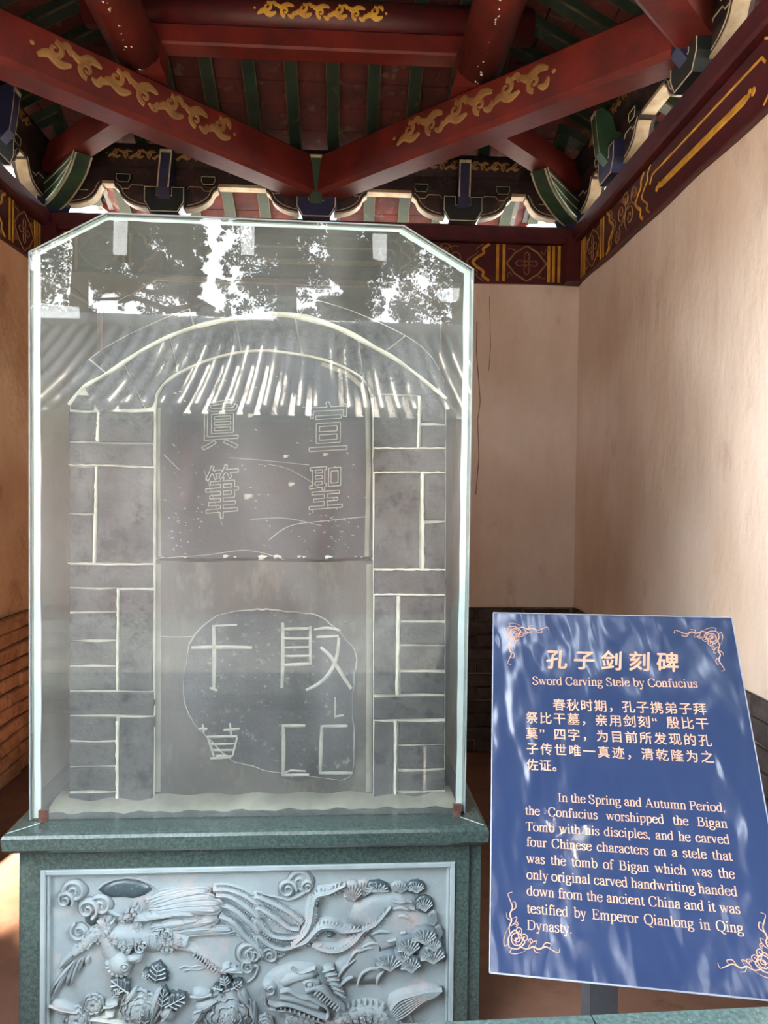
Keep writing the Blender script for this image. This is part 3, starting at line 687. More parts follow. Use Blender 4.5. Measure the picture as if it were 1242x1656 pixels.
# near wing (left, pointing down)
body(ph, cr(cd_([(385, 385), (320, 420), (270, 465), (215, 515)])), lambda t: 30-12*t, .018)
scales(ph, [P1(*q) for q in ((380, 390), (355, 405), (330, 420), (305, 438), (280, 455), (255, 475), (235, 495))], lambda t: 30-12*t, .018, 0, 6.4)
for i, (a, b_) in enumerate((((230, 500), (122, 605)), ((215, 560), (82, 720)), ((190, 590), (88, 765)), ((215, 560), (165, 705)), ((250, 545), (190, 700)), ((262, 540), (235, 625)), ((290, 535), (285, 582)))):
    feather(ph, P1(*a), P1(*b_), 8.5 if i else 14, .010, .003, 1.5)
# upper wing
scales(ph, [P1(*q) for q in ((480, 318), (500, 306), (520, 294), (545, 280), (570, 265), (590, 248))], lambda t: 12+16*t, .016, .006, 6)
for q, (a, b_, w_) in enumerate((((600, 225), (800, 172), 13), ((610, 235), (890, 168), 14), ((620, 245), (975, 160), 14), ((625, 255), (1000, 195), 15), ((630, 265), (1045, 228), 16), ((640, 275), (1035, 262), 14), ((640, 290), (905, 285), 12))):
    plume(ph, P1(*a), P1(*b_), w_, .007, .004+.0030*q, -3)
for i in range(5): feather(ph, P1(560+38*i, 300-4*i), P1(640+42*i, 305-7*i), 13, .012, .022-.001*i)
# second wing
for q, (a, b_, w_) in enumerate((((800, 425), (1110, 402), 9), ((760, 415), (1115, 380), 12), ((700, 410), (1000, 370), 14), ((660, 400), (1018, 320), 16), ((640, 385), (930, 315), 14), ((640, 370), (850, 330), 12))):
    plume(ph, P1(*a), P1(*b_), w_, .007, .004+.0028*q, -3)
for x, y, r in ((735, 378, 8), (712, 385, 6), (752, 392, 6), (590, 460, 9), (610, 440, 7)): ph.stroke(spiral(*P1(x, y), 1, r, 1.5, 1), 2.6, R, .034, .020); ph.dome(ell(*P1(x, y), r, r, 12), R, .012, .014, 3)
for i in range(4): feather(ph, P1(640, 350+22*i), P1(720, 340+22*i), 8, .010, .014)
# leg and claw
body(ph, cr(cd_([(860, 480), (920, 520), (980, 570), (1030, 605)])), lambda t: 13-5*t, .020)
body(ph, cr(cd_([(880, 520), (930, 570), (975, 600), (1010, 600)])), lambda t: 9-3*t, .012)
for i in range(10): x, y = P1(885+14*i, 505+10.5*i); ph.stroke([(x+3.5, y-4), (x-3, y+4)], 1.6, R, .024, .012)
for b_ in ((1080, 570), (1120, 590), (1150, 605), (1060, 612)): feather(ph, P1(1030, 598), P1(*b_), 9, .014, .008)
rel(ph, 'phoenix')
# tail plumes
tails = [[(985, 160), (1060, 160), (1140, 185), (1235, 240)], [(1000, 190), (1080, 200), (1160, 250), (1238, 310)], [(1010, 240), (1090, 265), (1170, 330), (1240, 400)], [(1020, 305), (1090, 340), (1150, 410), (1236, 480)]]
ext = [[(50, 200), (140, 235), (240, 290), (305, 345)], [(60, 260), (150, 315), (230, 370), (290, 380)], [(50, 330), (130, 410), (220, 430), (280, 420)], [(60, 420), (120, 465), (200, 490), (290, 470)]]
for a, b_ in zip(tails, ext):
    mb = MB(); path = cr(cd_(a)+cd2(b_), 9); body(mb, path, lambda t: 17-3*t, .013)
    mb.stroke(path, 1.8, R, .0165, .010)
    for i in range(2, len(path)-2):
        x, y = path[i]; dx, dy = path[i+1][0]-path[i-1][0], path[i+1][1]-path[i-1][1]; l = math.hypot(dx, dy); dx /= l; dy /= l
        for sg in (-1, 1): mb.stroke(cr([(x, y), (x+dx*3.2-dy*sg*3.6, y+dy*3.2+dx*sg*3.6), (x+dx*2.2-dy*sg*7.2, y+dy*2.2+dx*sg*7.2)], 3), 1.5, R, .0122, .006)
    rel(mb, 'tail_plume')
for path, wd in (([(270, 450), (330, 390), (360, 320), (370, 250), (390, 190), (460, 170), (550, 125)], (20, 18)), ([(250, 470), (330, 440), (400, 370), (470, 360), (540, 385), (635, 375)], (20, 16)), ([(360, 460), (430, 490), (520, 490), (600, 440), (650, 380), (720, 340), (800, 245)], (14, 18))):
    mb = MB(); pth = cr(cd2(path), 9); body(mb, pth, lambda t: wd[0]+(wd[1]-wd[0])*t+6*math.sin(math.pi*t) if t < .8 else (wd[0]+(wd[1]-wd[0])*.8+3.5)*(1-t)/.2+1.5, .020)
    mb.stroke(pth, 1.8, R, .0235, .016)
    for i in range(3, len(pth)-4, 2):
        x, y = pth[i]; dx, dy = pth[i+1][0]-pth[i-1][0], pth[i+1][1]-pth[i-1][1]; l = math.hypot(dx, dy); dx /= l; dy /= l
        for sg in (-1, 1): mb.stroke(cr([(x, y), (x+dx*5-dy*sg*3, y+dy*5+dx*sg*3), (x+dx*9-dy*sg*7, y+dy*9+dx*sg*7)], 3), 1.5, R, .0178, .006)
    rel(mb, 'tail_plume')
mb = MB()
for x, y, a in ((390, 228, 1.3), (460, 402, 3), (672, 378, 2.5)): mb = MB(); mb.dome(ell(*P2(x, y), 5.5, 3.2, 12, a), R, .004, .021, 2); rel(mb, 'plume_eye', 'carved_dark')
# pine tree
mb = MB()
mb.dome(cd2([(560, 330), (600, 240), (700, 190), (820, 175), (920, 180), (950, 240), (1010, 290), (1050, 340), (1060, 380), (980, 400), (900, 440), (840, 470), (760, 500), (740, 560), (760, 600), (725, 690), (620, 690), (560, 690), (520, 720), (480, 690), (460, 640), (500, 560), (560, 480), (620, 440), (680, 400), (640, 370)]), R, .010, .004, 5)
for a in ([(800, 215), (840, 225), (880, 222)], [(810, 260), (860, 255), (900, 268)], [(840, 300), (880, 300), (920, 330)], [(690, 400), (740, 385), (790, 390)], [(640, 470), (690, 450), (730, 455)], [(620, 500), (660, 480), (700, 478)], [(500, 700), (560, 650), (590, 640)], [(610, 690), (640, 620), (700, 590), (740, 600)], [(500, 650), (540, 590), (600, 540)], [(720, 680), (730, 640), (760, 605)], [(560, 560), (600, 500), (640, 490)]):
    mb.stroke(cr(cd2(a)), lambda t: 4*math.sin(math.pi*t)+1.5, R, .019, .010)
for p_ in ([(900, 255), (930, 262)], [(880, 215), (915, 222)], [(850, 395), (880, 390)], [(780, 440), (830, 430)]): mb.stroke(cd2(p_), 5, R, .020, .010)
rel(mb, 'tree_trunk')
def fan(x, y, rx, ry, m_, h, base, half=False, a0=0):
    cx, cy = P2(x, y); mb = MB(); n = 28; poly = []
    for i in range(n):
        t = 2*math.pi*i/n; k = 1+.05*math.cos(9*t)
        yy = -abs(ry*math.sin(t)) if (half and math.sin(t) > 0) else ry*math.sin(t)
        if half and math.sin(t) > 0: yy = ry*.12
        poly.append((cx+rx*k*math.cos(t), cy+yy*k))
    mb.dome(poly, R, h, base, 4); o = rel(mb, 'needle_fan', m_)
    mb = MB(); root = (cx+rx*.1, cy+ry*(.1 if half else .75))
    for i in range(9):
        t = a0+math.pi*(1.02+.96*i/8) if not half else math.pi*(1.0+i/8)
        e = (cx+rx*.85*math.cos(t), cy+ry*.85*math.sin(t) if half else cy+ry*.8*math.sin(t))
        mid = ((root[0]+e[0])/2+(e[1]-root[1])*.08, (root[1]+e[1])/2)
        mb.stroke(cr([root, mid, e], 4), 1.1, R, base+h+.003, base+h*.4)
        e2 = (mid[0]+(e[0]-root[0])*.30+(e[1]-root[1])*.22, mid[1]+(e[1]-root[1])*.30-(e[0]-root[0])*.22); mb.stroke([mid, e2], 1.2, R, base+h+.002, base+h*.5)
    q = mb.build('needle_line', 'carved_line' if m_ != 'carved' else 'carved', panel, True)
for a in ((590, 170, 17, 17, 'carved', .012, .006), (650, 155, 16, 14, 'carved', .008, .004), (850, 150, 15, 10, 'carved', .008, .004), (720, 160, 22, 15, 'carved_dark', .005, .010), (940, 145, 15, 11, 'carved_dark', .004, .010), (985, 240, 15, 14, 'carved_dark', .004, .010), (1035, 320, 8, 14, 'carved', .008, .006), (1060, 400, 9, 14, 'carved', .008, .006)):
    fan(a[0], a[1], a[2], a[3], a[4], a[5], a[6], half=a[4] == 'carved_dark' and a[0] < 930)
for a in ((1030, 445, 15, 12), (905, 555, 18, 15), (860, 510, 13, 10), (895, 455, 20, 17), (980, 400, 22, 15), (1025, 505, 23, 16), (785, 545, 24, 16)): fan(a[0], a[1], a[2], a[3], 'carved_mid', .012, .018+.002*random.random())
# dragon
dr = MB()
dr.dome(cd2([(80, 690), (105, 640), (160, 595), (250, 568), (360, 568), (420, 600), (455, 660), (480, 730), (470, 790), (440, 850), (400, 860), (330, 830), (250, 800), (180, 800), (125, 795), (100, 750), (88, 730)]), R, .024, .002, 6, P2(280, 700))
dr.dome(cd2([(150, 800), (230, 812), (330, 842), (420, 880), (400, 920), (300, 920), (210, 920), (215, 860), (170, 825)]), R, .020, .002, 4)
dr.dome(ell(*P2(132, 685), 14, 12, 18), R, .014, .014, 4); dr.stroke(spiral(*P2(135, 690), 2, 9, 1.2, 2), 2.6, R, .033, .022)
dr.dome(cd2([(170, 660), (220, 615), (300, 590), (380, 590), (400, 620), (330, 640), (250, 660), (200, 690)]), R, .012, .020, 4)
dr.dome(cd2([(300, 650), (350, 628), (400, 640), (420, 670), (370, 680), (320, 675)]), R, .012, .024, 4)
dr.dome(ell(*P2(352, 655), 6, 4.5, 14), R, .008, .034, 3); dr.stroke(ell(*P2(352, 655), 8, 6, 16), 1.6, R, .038, .028, closed=True)
for i in range(6): a = P2(420+12*i, 600+22*i); feather(dr, a, (a[0]+20, a[1]-6+3*i), 9, .012, .012)
for p_, w_, h_ in (([(190, 700), (230, 690), (270, 712), (310, 730), (350, 735), (410, 765)], 6, .038), ([(120, 755), (160, 775), (220, 770), (290, 790), (370, 820), (440, 850)], 6, .036), ([(185, 735), (250, 745), (320, 765), (400, 790)], 11, .032), ([(100, 745), (120, 790), (160, 800)], 5, .034), ([(330, 690), (380, 672), (430, 692), (480, 740), (540, 792)], lambda t: 13*(1-t)+3, .042), ([(400, 765), (440, 785), (455, 825), (435, 858)], 5, .036), ([(160, 815), (240, 815), (330, 845), (420, 880)], 4, .028), ([(250, 575), (300, 600), (380, 575)], 3, .032)): dr.stroke(cr(cd2(p_)), w_, R, h_, .016)
for i in range(9): x, y = P2(385+15*i, 690+11*i); dr.stroke([(x+4, y-4), (x-3, y+4)], 1.2, R, .045, .034)
for i in range(9): x, y = P2(190+26*i, 780+8*i); dr.dome(leafpts((x, y), (x+1, y+7), 4, 6), R, .008, .026, 2)
body(dr, cr(cd2([(440, 930), (500, 890), (580, 850), (660, 830), (740, 850), (800, 930)])), 34, .022)
scales(dr, [P2(*q) for q in ((480, 900), (520, 878), (560, 862), (600, 850), (640, 844), (680, 842), (720, 850), (750, 870), (775, 895))], 34, .022, .001, 8)
scales(dr, [P2(*q) for q in ((240, 850), (270, 858), (300, 868), (330, 878), (360, 888), (390, 900))], 34, .018, .004, 8)
for i in range(8): x, y = P2(540+32*i, 812-22*math.sin(i*.45)); feather(dr, (x, y+6), (x-2, y-6), 9, .008, .006)
rel(dr, 'dragon')
mb = MB(); mb.dome(cd2([(780, 800), (790, 750), (840, 720), (920, 700), (990, 680), (1060, 685), (1095, 710), (1080, 740), (1020, 760), (1000, 800), (940, 840), (890, 860), (820, 870), (790, 850)]), R, .024, .002, 5)
for i in range(7): mb.stroke(cr(cd2([(795+5*i, 810+8*i), (840+6*i, 755+13*i), (920+4*i, 725+9*i), (1000-2*i, 705+7*i), (1080-8*i, 700+6*i)])), 2.6, R, .032, .014)
for e in ((905, 900), (930, 905), (850, 890)): feather(mb, P2(880, 840), P2(*e), 8, .010, .006)
rel(mb, 'dragon_tail')
# peonies
def peony(cx, cy, r, rings=3, core=True):
    mb = MB(); mb.dome(ell(cx, cy, r, r*.9, 24, 0, .04, 7), R, .010, 0, 3)
    for g_ in range(rings):
        rr = r*(1-.25*g_); n = (7, 6, 5)[g_]
        for i in range(n):
            a = 2*math.pi*(i+.45*g_)/n+.3; x, y = cx+rr*.58*math.cos(a), cy+rr*.54*math.sin(a)
            out_ = ell(x, y, rr*.44, rr*.46, 16, a, .07, 4)
            mb.dome(out_, R, .006, .007+.007*g_, 3, (cx+rr*.35*math.cos(a), cy+rr*.32*math.sin(a)))
            rim = [(x+rr*(.43+.03*math.cos(9*q))*math.cos(a+q), y+rr*(.45+.03*math.cos(9*q))*math.sin(a+q)) for q in [-1.35+.18*k for k in range(16)]]
            mb.stroke(rim, 2.4, R, .0135+.007*g_, .004)
    if core:
        mb.dome(ell(cx, cy, r*.34, r*.3, 16), R, .010, .028, 3)
        for i in range(26):
            a = i*2.4; q = r*.30*math.sqrt(i/26); mb.dome(ell(cx+q*math.cos(a), cy+q*.9*math.sin(a), 1.7, 1.7, 6), R, .003, .036, 1)
    rel(mb, 'peony')
peony(*P1(575, 820), 31); peony(*P1(1075, 850), 40); peony(*P1(322, 795), 17, 2, False); peony(*P1(230, 880), 22, 2, False); peony(*P2(100, 900), 14, 2, False)
mb = MB()
for a, b_, w_ in (((880, 830), (1010, 760), 22), ((1130, 700), (1190, 800), 17), ((1200, 780), (1230, 900), 15), ((700, 700), (640, 900), 18), ((870, 900), (930, 800), 18), ((500, 780), (560, 700), 16), ((80, 790), (240, 830), 22), ((380, 800), (460, 780), 16), ((700, 880), (760, 800), 26), ((380, 850), (440, 840), 12), ((860, 740), (980, 730), 22)): mb = MB(); feather(mb, P1(*a), P1(*b_), w_, .016, .006, 2); rel(mb, 'leaf')
mb = MB(); body(mb, cr(cd_([(290, 880), (380, 890), (450, 900), (520, 905), (640, 905), (720, 780)])), 7, .014)
rel(mb, 'stem')
def dleaf(base_, tip, w_, n=3):
    mb = MB(); l = []; (x0, y0), (x1, y1) = P1(*base_), P1(*tip)
    dx, dy = x1-x0, y1-y0; L_ = math.hypot(dx, dy); nx, ny = -dy/L_, dx/L_
    prof_ = [(0, .12), (.15, .45), (.25, .95), (.38, .6), (.5, .9), (.62, .5), (.72, .62), (.84, .3), (1, 0)]
    poly = [(x0+dx*t+nx*w_*q/2, y0+dy*t+ny*w_*q/2) for t, q in prof_]+[(x0+dx*t-nx*w_*q/2, y0+dy*t-ny*w_*q/2) for t, q in prof_[::-1][1:]]
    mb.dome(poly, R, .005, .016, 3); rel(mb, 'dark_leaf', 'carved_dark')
    q_ = MB(); q_.stroke([(x0, y0), (x0+dx*.95, y0+dy*.95)], 1.4, R, .0245, .016)
    for t in (.2, .4, .6):
        for sg in (-1, 1): q_.stroke([(x0+dx*t, y0+dy*t), (x0+dx*(t+.2)+sg*nx*w_*.36*(1.1-t*.6), y0+dy*(t+.2)+sg*ny*w_*.36*(1.1-t*.6))], 1.2, R, .023, .016)
    q_.build('leaf_vein', 'carved_line', panel, True)
for a in (((665, 670), (690, 555), 42), ((620, 650), (610, 590), 16), ((520, 720), (420, 645), 34), ((430, 745), (480, 690), 18), ((700, 820), (720, 690), 26), ((720, 800), (840, 735), 34), ((1060, 690), (1045, 620), 24), ((1040, 700), (985, 690), 14), ((1090, 700), (1150, 655), 18)): dleaf(*a)

# ------------------------------------------------------------------ stele surround: mortar body and single stones
ys = .195
sur = thing('stone_surround', 'grey stone block arch with white mortar joints around the carved tablet', 'surround', S(0, ys, ZL))
F = SF(ys)
def U(px, py, y=ys): return uv(px, py, y)
outer = [(112, 660), (115, 612), (149, 575), (190, 549), (237, 526), (300, 500), (372, 482), (434, 477), (500, 482), (562, 499), (615, 521), (664, 546), (698, 575), (719, 617), (722, 660)]
mort = [(112, 655), (135, 627), (172, 605), (237, 563), (301, 534), (372, 517), (457, 509), (535, 526), (603, 560), (653, 590), (722, 645)]
inner = [(250, 700), (252, 640), (275, 612), (324, 587), (370, 573), (419, 567), (467, 571), (520, 581), (562, 597), (592, 618), (602, 650), (603, 700)]
OUTC = cr(outer, 5); MO = cr(mort, 6); IN = cr(inner, 5)
poly = [U(112, 1300)]+[U(*p_) for p_ in OUTC]+[U(720, 1300), U(604, 1300)]+[U(*p_) for p_ in IN[::-1]]+[U(248, 1300)]
mb = MB()
# mortar body as strips between the outer and inner outline
nS = 48
def resample(pts, n):
    d = [0]
    for a, b_ in zip(pts, pts[1:]): d.append(d[-1]+math.dist(a, b_))
    out = []; j = 0
    for i in range(n+1):
        t = d[-1]*i/n
        while j < len(d)-2 and d[j+1] < t: j += 1
        q = (t-d[j])/max(1e-9, d[j+1]-d[j]); out.append((pts[j][0]+(pts[j+1][0]-pts[j][0])*q, pts[j][1]+(pts[j+1][1]-pts[j][1])*q))
    return out
Oo = resample([(112, 1302)]+OUTC+[(720, 1302)], nS*2); Ii = resample([(248, 1302)]+IN+[(604, 1302)], nS*2)
Ou = [U(*p_) for p_ in Oo]; Iu = [U(*p_) for p_ in Ii]
vs = []
for (a, b_) in zip(Ou, Iu): vs += [F(a[0], max(a[1], ZL), -.42), F(a[0], max(a[1], ZL), -.006), F(b_[0], max(b_[1], ZL), -.006), F(b_[0], max(b_[1], ZL), -.42)]
mb.add(vs, [(i*4+j, i*4+(j+1) % 4, i*4+4+(j+1) % 4, i*4+4+j) for i in range(nS*2) for j in range(4)]); mb.build('mortar_core', 'mortar', sur)
stones = [(112, 667, 156, 712), (161, 667, 248, 715), (112, 718, 248, 751), (112, 756, 152, 829), (112, 833, 149, 909), (157, 756, 248, 910), (112, 915, 248, 949), (112, 953, 189, 988), (112, 992, 189, 1034), (112, 1038, 189, 1075), (112, 1079, 189, 1116), (194, 954, 248, 1116), (112, 1120, 248, 1156), (112, 1160, 188, 1197), (112, 1201, 188, 1238), (112, 1241, 188, 1279), (112, 1283, 189, 1300), (193, 1160, 248, 1300), (114, 640, 150, 663), (690, 636, 720, 646),
 (604, 640, 675, 724), (681, 640, 720, 684), (681, 688, 720, 723), (604, 728, 720, 762), (604, 767, 680, 919), (686, 767, 720, 842), (686, 846, 720, 919), (604, 923, 720, 960), (604, 965, 640, 1123), (648, 965, 719, 1003), (648, 1008, 719, 1041), (648, 1046, 719, 1083), (648, 1088, 719, 1122), (604, 1127, 719, 1163), (604, 1167, 636, 1300), (644, 1167, 719, 1203), (644, 1207, 719, 1243), (644, 1247, 719, 1279), (644, 1283, 719, 1300)]
for (x0, y0, x1, y1) in stones:
    a, c = U(x0, y1); b_, d = U(x1, y0); c = max(c, ZL+.002); j = lambda: random.uniform(-.0025, .0025)
    q = MB(); hh = random.uniform(.002, .007)
    P_ = [(a, c+j()), ((a+b_)/2, c+j()), (b_, c+j()), (b_+j(), (c+d)/2), (b_+j()*.5, d+j()), ((a*.4+b_*.6), d+j()), (a, d+j()), (a+j(), (c+d)/2)]
    P_ = [(p0, max(p1, ZL+.001)) for p0, p1 in P_]
    cx, cy = (a+b_)/2, (c+d)/2; k = .003
    n = 8; vs = [F(u, v, -.03) for u, v in P_]+[F(u, v, hh-.003) for u, v in P_]+[F(u+(k if u < cx else -k), v+(k if v < cy else -k), hh) for u, v in P_]
    q.add(vs, [(r_*n+i, r_*n+(i+1) % n, (r_+1)*n+(i+1) % n, (r_+1)*n+i) for r_ in (0, 1) for i in range(n)]+[tuple(range(2*n, 3*n)), tuple(range(n-1, -1, -1))])
    q.build('stone_block', 'block', sur)
# voussoirs
def ringblocks(A, B, cuts, name='arch_stone'):
    n = 60; A = resample(A, n); B = resample(B, n)
    for c0, c1 in zip(cuts, cuts[1:]):
        i0, i1 = int(c0*n), int(c1*n); st = max(1, (i1-i0)//6); idx = list(range(i0, i1, st))+[i1]
        m_ = len(idx); q = MB(); hh = random.uniform(.001, .006)
        P_ = []
        for e, i in enumerate(idx):
            (ax, ay), (bx, by) = A[i], B[i]; t = .055
            ta = 0 if 0 < e < m_-1 else 0
            P_.append((( ax+(bx-ax)*t, ay+(by-ay)*t), (bx+(ax-bx)*t, by+(ay-by)*t)))
        # shorten ends for the joints
        def sh(p_, q_, d_=1.6):
            l_ = math.dist(p_, q_) or 1; return (p_[0]+(q_[0]-p_[0])*d_/l_, p_[1]+(q_[1]-p_[1])*d_/l_)
        if m_ > 2:
            P_[0] = (sh(P_[0][0], P_[1][0]), sh(P_[0][1], P_[1][1])); P_[-1] = (sh(P_[-1][0], P_[-2][0]), sh(P_[-1][1], P_[-2][1]))
        vs = []
        for a, b_ in P_:
            a, b_ = U(*a), U(*b_); vs += [F(a[0], a[1], -.03), F(a[0], a[1], hh), F(b_[0], b_[1], hh), F(b_[0], b_[1], -.03)]
        q.add(vs, [(i*4+j, i*4+(j+1) % 4, i*4+4+(j+1) % 4, i*4+4+j) for i in range(m_-1) for j in range(4)]+[(3, 2, 1, 0), tuple(len(vs)-4+j for j in range(4))])
        q.build(name, 'block', sur)
ringblocks(OUTC, MO, [0, .13, .36, .60, .82, 1])
inner2 = [(160, 667), (200, 664), (247, 662)]+inner[1:-1]+[(604, 640), (680, 640), (721, 650)]
ringblocks(cr(mort[1:], 6), cr(inner2, 5), [0, .13, .25, .43, .58, .74, 1])
# bright mortar ridge along the arch and smears
mb = MB(); pts = [U(*p_) for p_ in MO]; mb.stroke(pts, lambda t: .010+.014*math.exp(-((t-.62)/.22)**2)+.003*math.sin(t*60), F, .012, -.004); mb.build('arch_mortar', 'mortar', sur, True)
mb = MB()
for p_, w_ in (([(112, 752), (180, 753), (248, 757)], .004), ([(112, 911), (180, 913), (248, 912)], .005), ([(156, 754), (155, 830), (152, 911)], .009), ([(604, 764), (720, 764)], .006), ([(683, 764), (684, 920)], .011), ([(604, 921), (720, 921)], .007), ([(606, 961), (718, 962)], .008), ([(644, 963), (642, 1123)], .013), ([(640, 1165), (639, 1285)], .011), ([(191, 952), (190, 1116)], .006), ([(190, 1165), (190, 1300)], .010), ([(160, 667), (158, 713)], .010), ([(605, 725), (720, 725)], .006), ([(678, 640), (676, 725)], .010)):
    pt = cr([U(*q_) for q_ in resample(p_, 10)], 2); pt = [(a+random.uniform(-.0012, .0012), b_+random.uniform(-.0012, .0012)) for a, b_ in pt]
    mb.stroke(pt, lambda t, w_=w_: w_*(1+.25*math.sin(t*37)), F, .010, -.004)
mb.build('pointing', 'mortar', sur, True)
mb = MB(); vs = []; n = 60
for i in range(n+1):
    x = -.60+1.20*i/n; e = .012*math.sin(i*1.3)*math.sin(i*.41)
    vs += [S(x, ys-.055+e, ZL+.0005), S(x, ys-.045+e, ZL+.012+.003*math.sin(i*2.1)), S(x, ys-.002, ZL+.020+.006*math.sin(i*.9)), S(x, ys+.06, ZL+.022)]
mb.add(vs, [(i*4+j, i*4+j+1, i*4+5+j, i*4+4+j) for i in range(n) for j in range(3)]); mb.build('mortar_bed', 'tablet_edge', sur, True)

# ------------------------------------------------------------------ the tablet
yt = ys+.022
tb = thing('carved_tablet', 'dark inscribed stone tablet with white chipped crack inside the arch', 'stele', S(0, yt, ZL))
Ft = SF(yt)
def Ut(px, py): return uv(px, py, yt)
def slab(pts, name, m_, h=0., back=-.12, parent=tb, bev=.003):
    q = MB(); P_ = [Ut(*p_) for p_ in pts]; cx = sum(a for a, _ in P_)/len(P_); cy = sum(b_ for _, b_ in P_)/len(P_); n = len(P_)
    f2 = [(cx+(a-cx)*(1-bev*4), cy+(b_-cy)*(1-bev*3)) for a, b_ in P_]
    vs = [Ft(a, b_, back) for a, b_ in P_]+[Ft(a, b_, h-bev) for a, b_ in P_]+[Ft(a, b_, h) for a, b_ in f2]
    q.add(vs, [(r_*n+i, r_*n+(i+1) % n, (r_+1)*n+(i+1) % n, (r_+1)*n+i) for r_ in (0, 1) for i in range(n)]+[tuple(range(2*n, 3*n)), tuple(range(n-1, -1, -1))])
    return q.build(name, m_, parent)
crack = [(600, 904), (560, 903), (520, 905), (470, 904), (420, 903), (365, 903), (330, 905), (290, 903), (249, 902)]
up = slab([(249, 900), (250, 650), (272, 612), (324, 587), (370, 573), (419, 567), (467, 571), (520, 581), (562, 597), (592, 618), (602, 650), (603, 902)]+crack[1:-1], 'upper_stone', 'tablet_upper', 0)
lo = slab([(249, 906), (290, 907), (330, 909), (365, 907), (420, 907), (470, 908), (520, 909), (560, 907), (603, 907), (605, 1286), (246, 1286)], 'lower_stone', 'tablet_lower', .001)
mb = MB()
for x in (256, 597): mb.stroke([Ut(x, 912), Ut(x, 1100), Ut(x-1, 1280)], .020, Ft, .004, 0)
mb.build('rubbed_margin', 'tablet_edge', lo, True)
mb = MB()
mb.stroke([Ut(593, 900), Ut(596, 760), Ut(594, 650), Ut(585, 625), Ut(560, 603), Ut(520, 588)], .014, Ft, .003, 0)
mb.stroke([Ut(258, 900), Ut(256, 760), Ut(257, 660)], .010, Ft, .003, 0); mb.build('rubbed_margin', 'tablet_edge', up, True)
patch = [(400, 987), (440, 986), (486, 991), (520, 998), (550, 1024), (576, 1058), (572, 1099), (570, 1152), (573, 1200), (566, 1256), (520, 1258), (470, 1262), (430, 1245), (400, 1236), (378, 1230), (359, 1215), (329, 1185), (310, 1163), (297, 1125), (299, 1084), (312, 1032), (352, 996)]
pc = cr(patch, 5, True)
pc = [(x+random.uniform(-1, 1), y+random.uniform(-1, 1)) for x, y in pc]
pt_ = slab(pc, 'inscription_patch', 'tablet_patch', .0045, -.01, tb, .001)
mb = MB(); mb.stroke([Ut(*p_) for p_ in pc[:48]+pc[60:]], lambda t: .003+.002*math.sin(t*50), Ft, .006, .001, closed=True); mb.build('patch_rim', 'scratch', tb, True)
rough = MB()
for i in range(110):
    x, y = random.uniform(320, 560), random.uniform(1005, 1240); r = random.uniform(1, 5)
    u, v = Ut(x, y); rough.dome(ell(u, v, r*UN, r*UN*.7, 10, random.random()*3, .2, 4), Ft, .0012, .0042, 2)
rough.build('pitted_relief', 'pit', tb, True)['kind'] = 'stuff'
# carved characters of the lower stone
big = {'carved_character': [
 ([(457, 1006), (458, 1060), (456, 1112)], 7), ([(502, 1012), (502, 1074)], 6), ([(456, 1017), (503, 1016)], 6), ([(458, 1032), (502, 1032)], 5), ([(458, 1047), (502, 1046)], 5), ([(458, 1061), (502, 1060)], 5), ([(456, 1075), (505, 1073)], 6),
 ([(508, 1018), (530, 1014), (550, 1020)], 5), ([(512, 1030), (548, 1028)], 5), ([(548, 1030), (546, 1060), (536, 1085), (518, 1104), (495, 1116)], 7), ([(518, 1046), (536, 1062), (550, 1086), (568, 1113)], 7)],
 'carved_character.001': [([(458, 1170), (459, 1210), (458, 1254)], 7), ([(456, 1173), (494, 1173)], 6), ([(456, 1253), (500, 1252)], 6), ([(458, 1250), (470, 1245), (495, 1246)], 3), ([(521, 1172), (519, 1210), (518, 1250)], 7), ([(521, 1174), (562, 1173)], 6), ([(516, 1249), (570, 1249)], 6), ([(542, 1126), (542, 1160)], 4), ([(542, 1158), (556, 1156)], 4)],
 'carved_character.002': [([(346, 1010), (347, 1060), (346, 1114)], 7), ([(310, 1047), (360, 1046), (408, 1047)], 7), ([(346, 1012), (384, 1010)], 4), ([(340, 1112), (352, 1116)], 5)],
 'carved_character.003': [([(322, 1178), (336, 1178)], 5), ([(328, 1170), (330, 1184)], 4), ([(362, 1180), (388, 1178)], 5), ([(372, 1168), (374, 1188)], 4), ([(334, 1191), (384, 1190)], 5), ([(336, 1191), (346, 1222)], 4), ([(384, 1191), (376, 1222)], 4), ([(340, 1203), (380, 1202)], 4), ([(344, 1213), (378, 1212)], 4), ([(350, 1222), (376, 1222)], 4), ([(340, 1226), (374, 1224)], 4)]}
for nme, st in big.items():
    mb = MB()
    for p_, w_ in st:
        q_ = cr([Ut(*a) for a in resample(p_, max(2, len(p_)))], 4)
        mb.stroke(q_, lambda t, w_=w_: w_*UN*1.2*(.8+.25*math.sin(math.pi*t)), Ft, .0075, .002)
    mb.build('carved_character', 'scratch', tb, True)
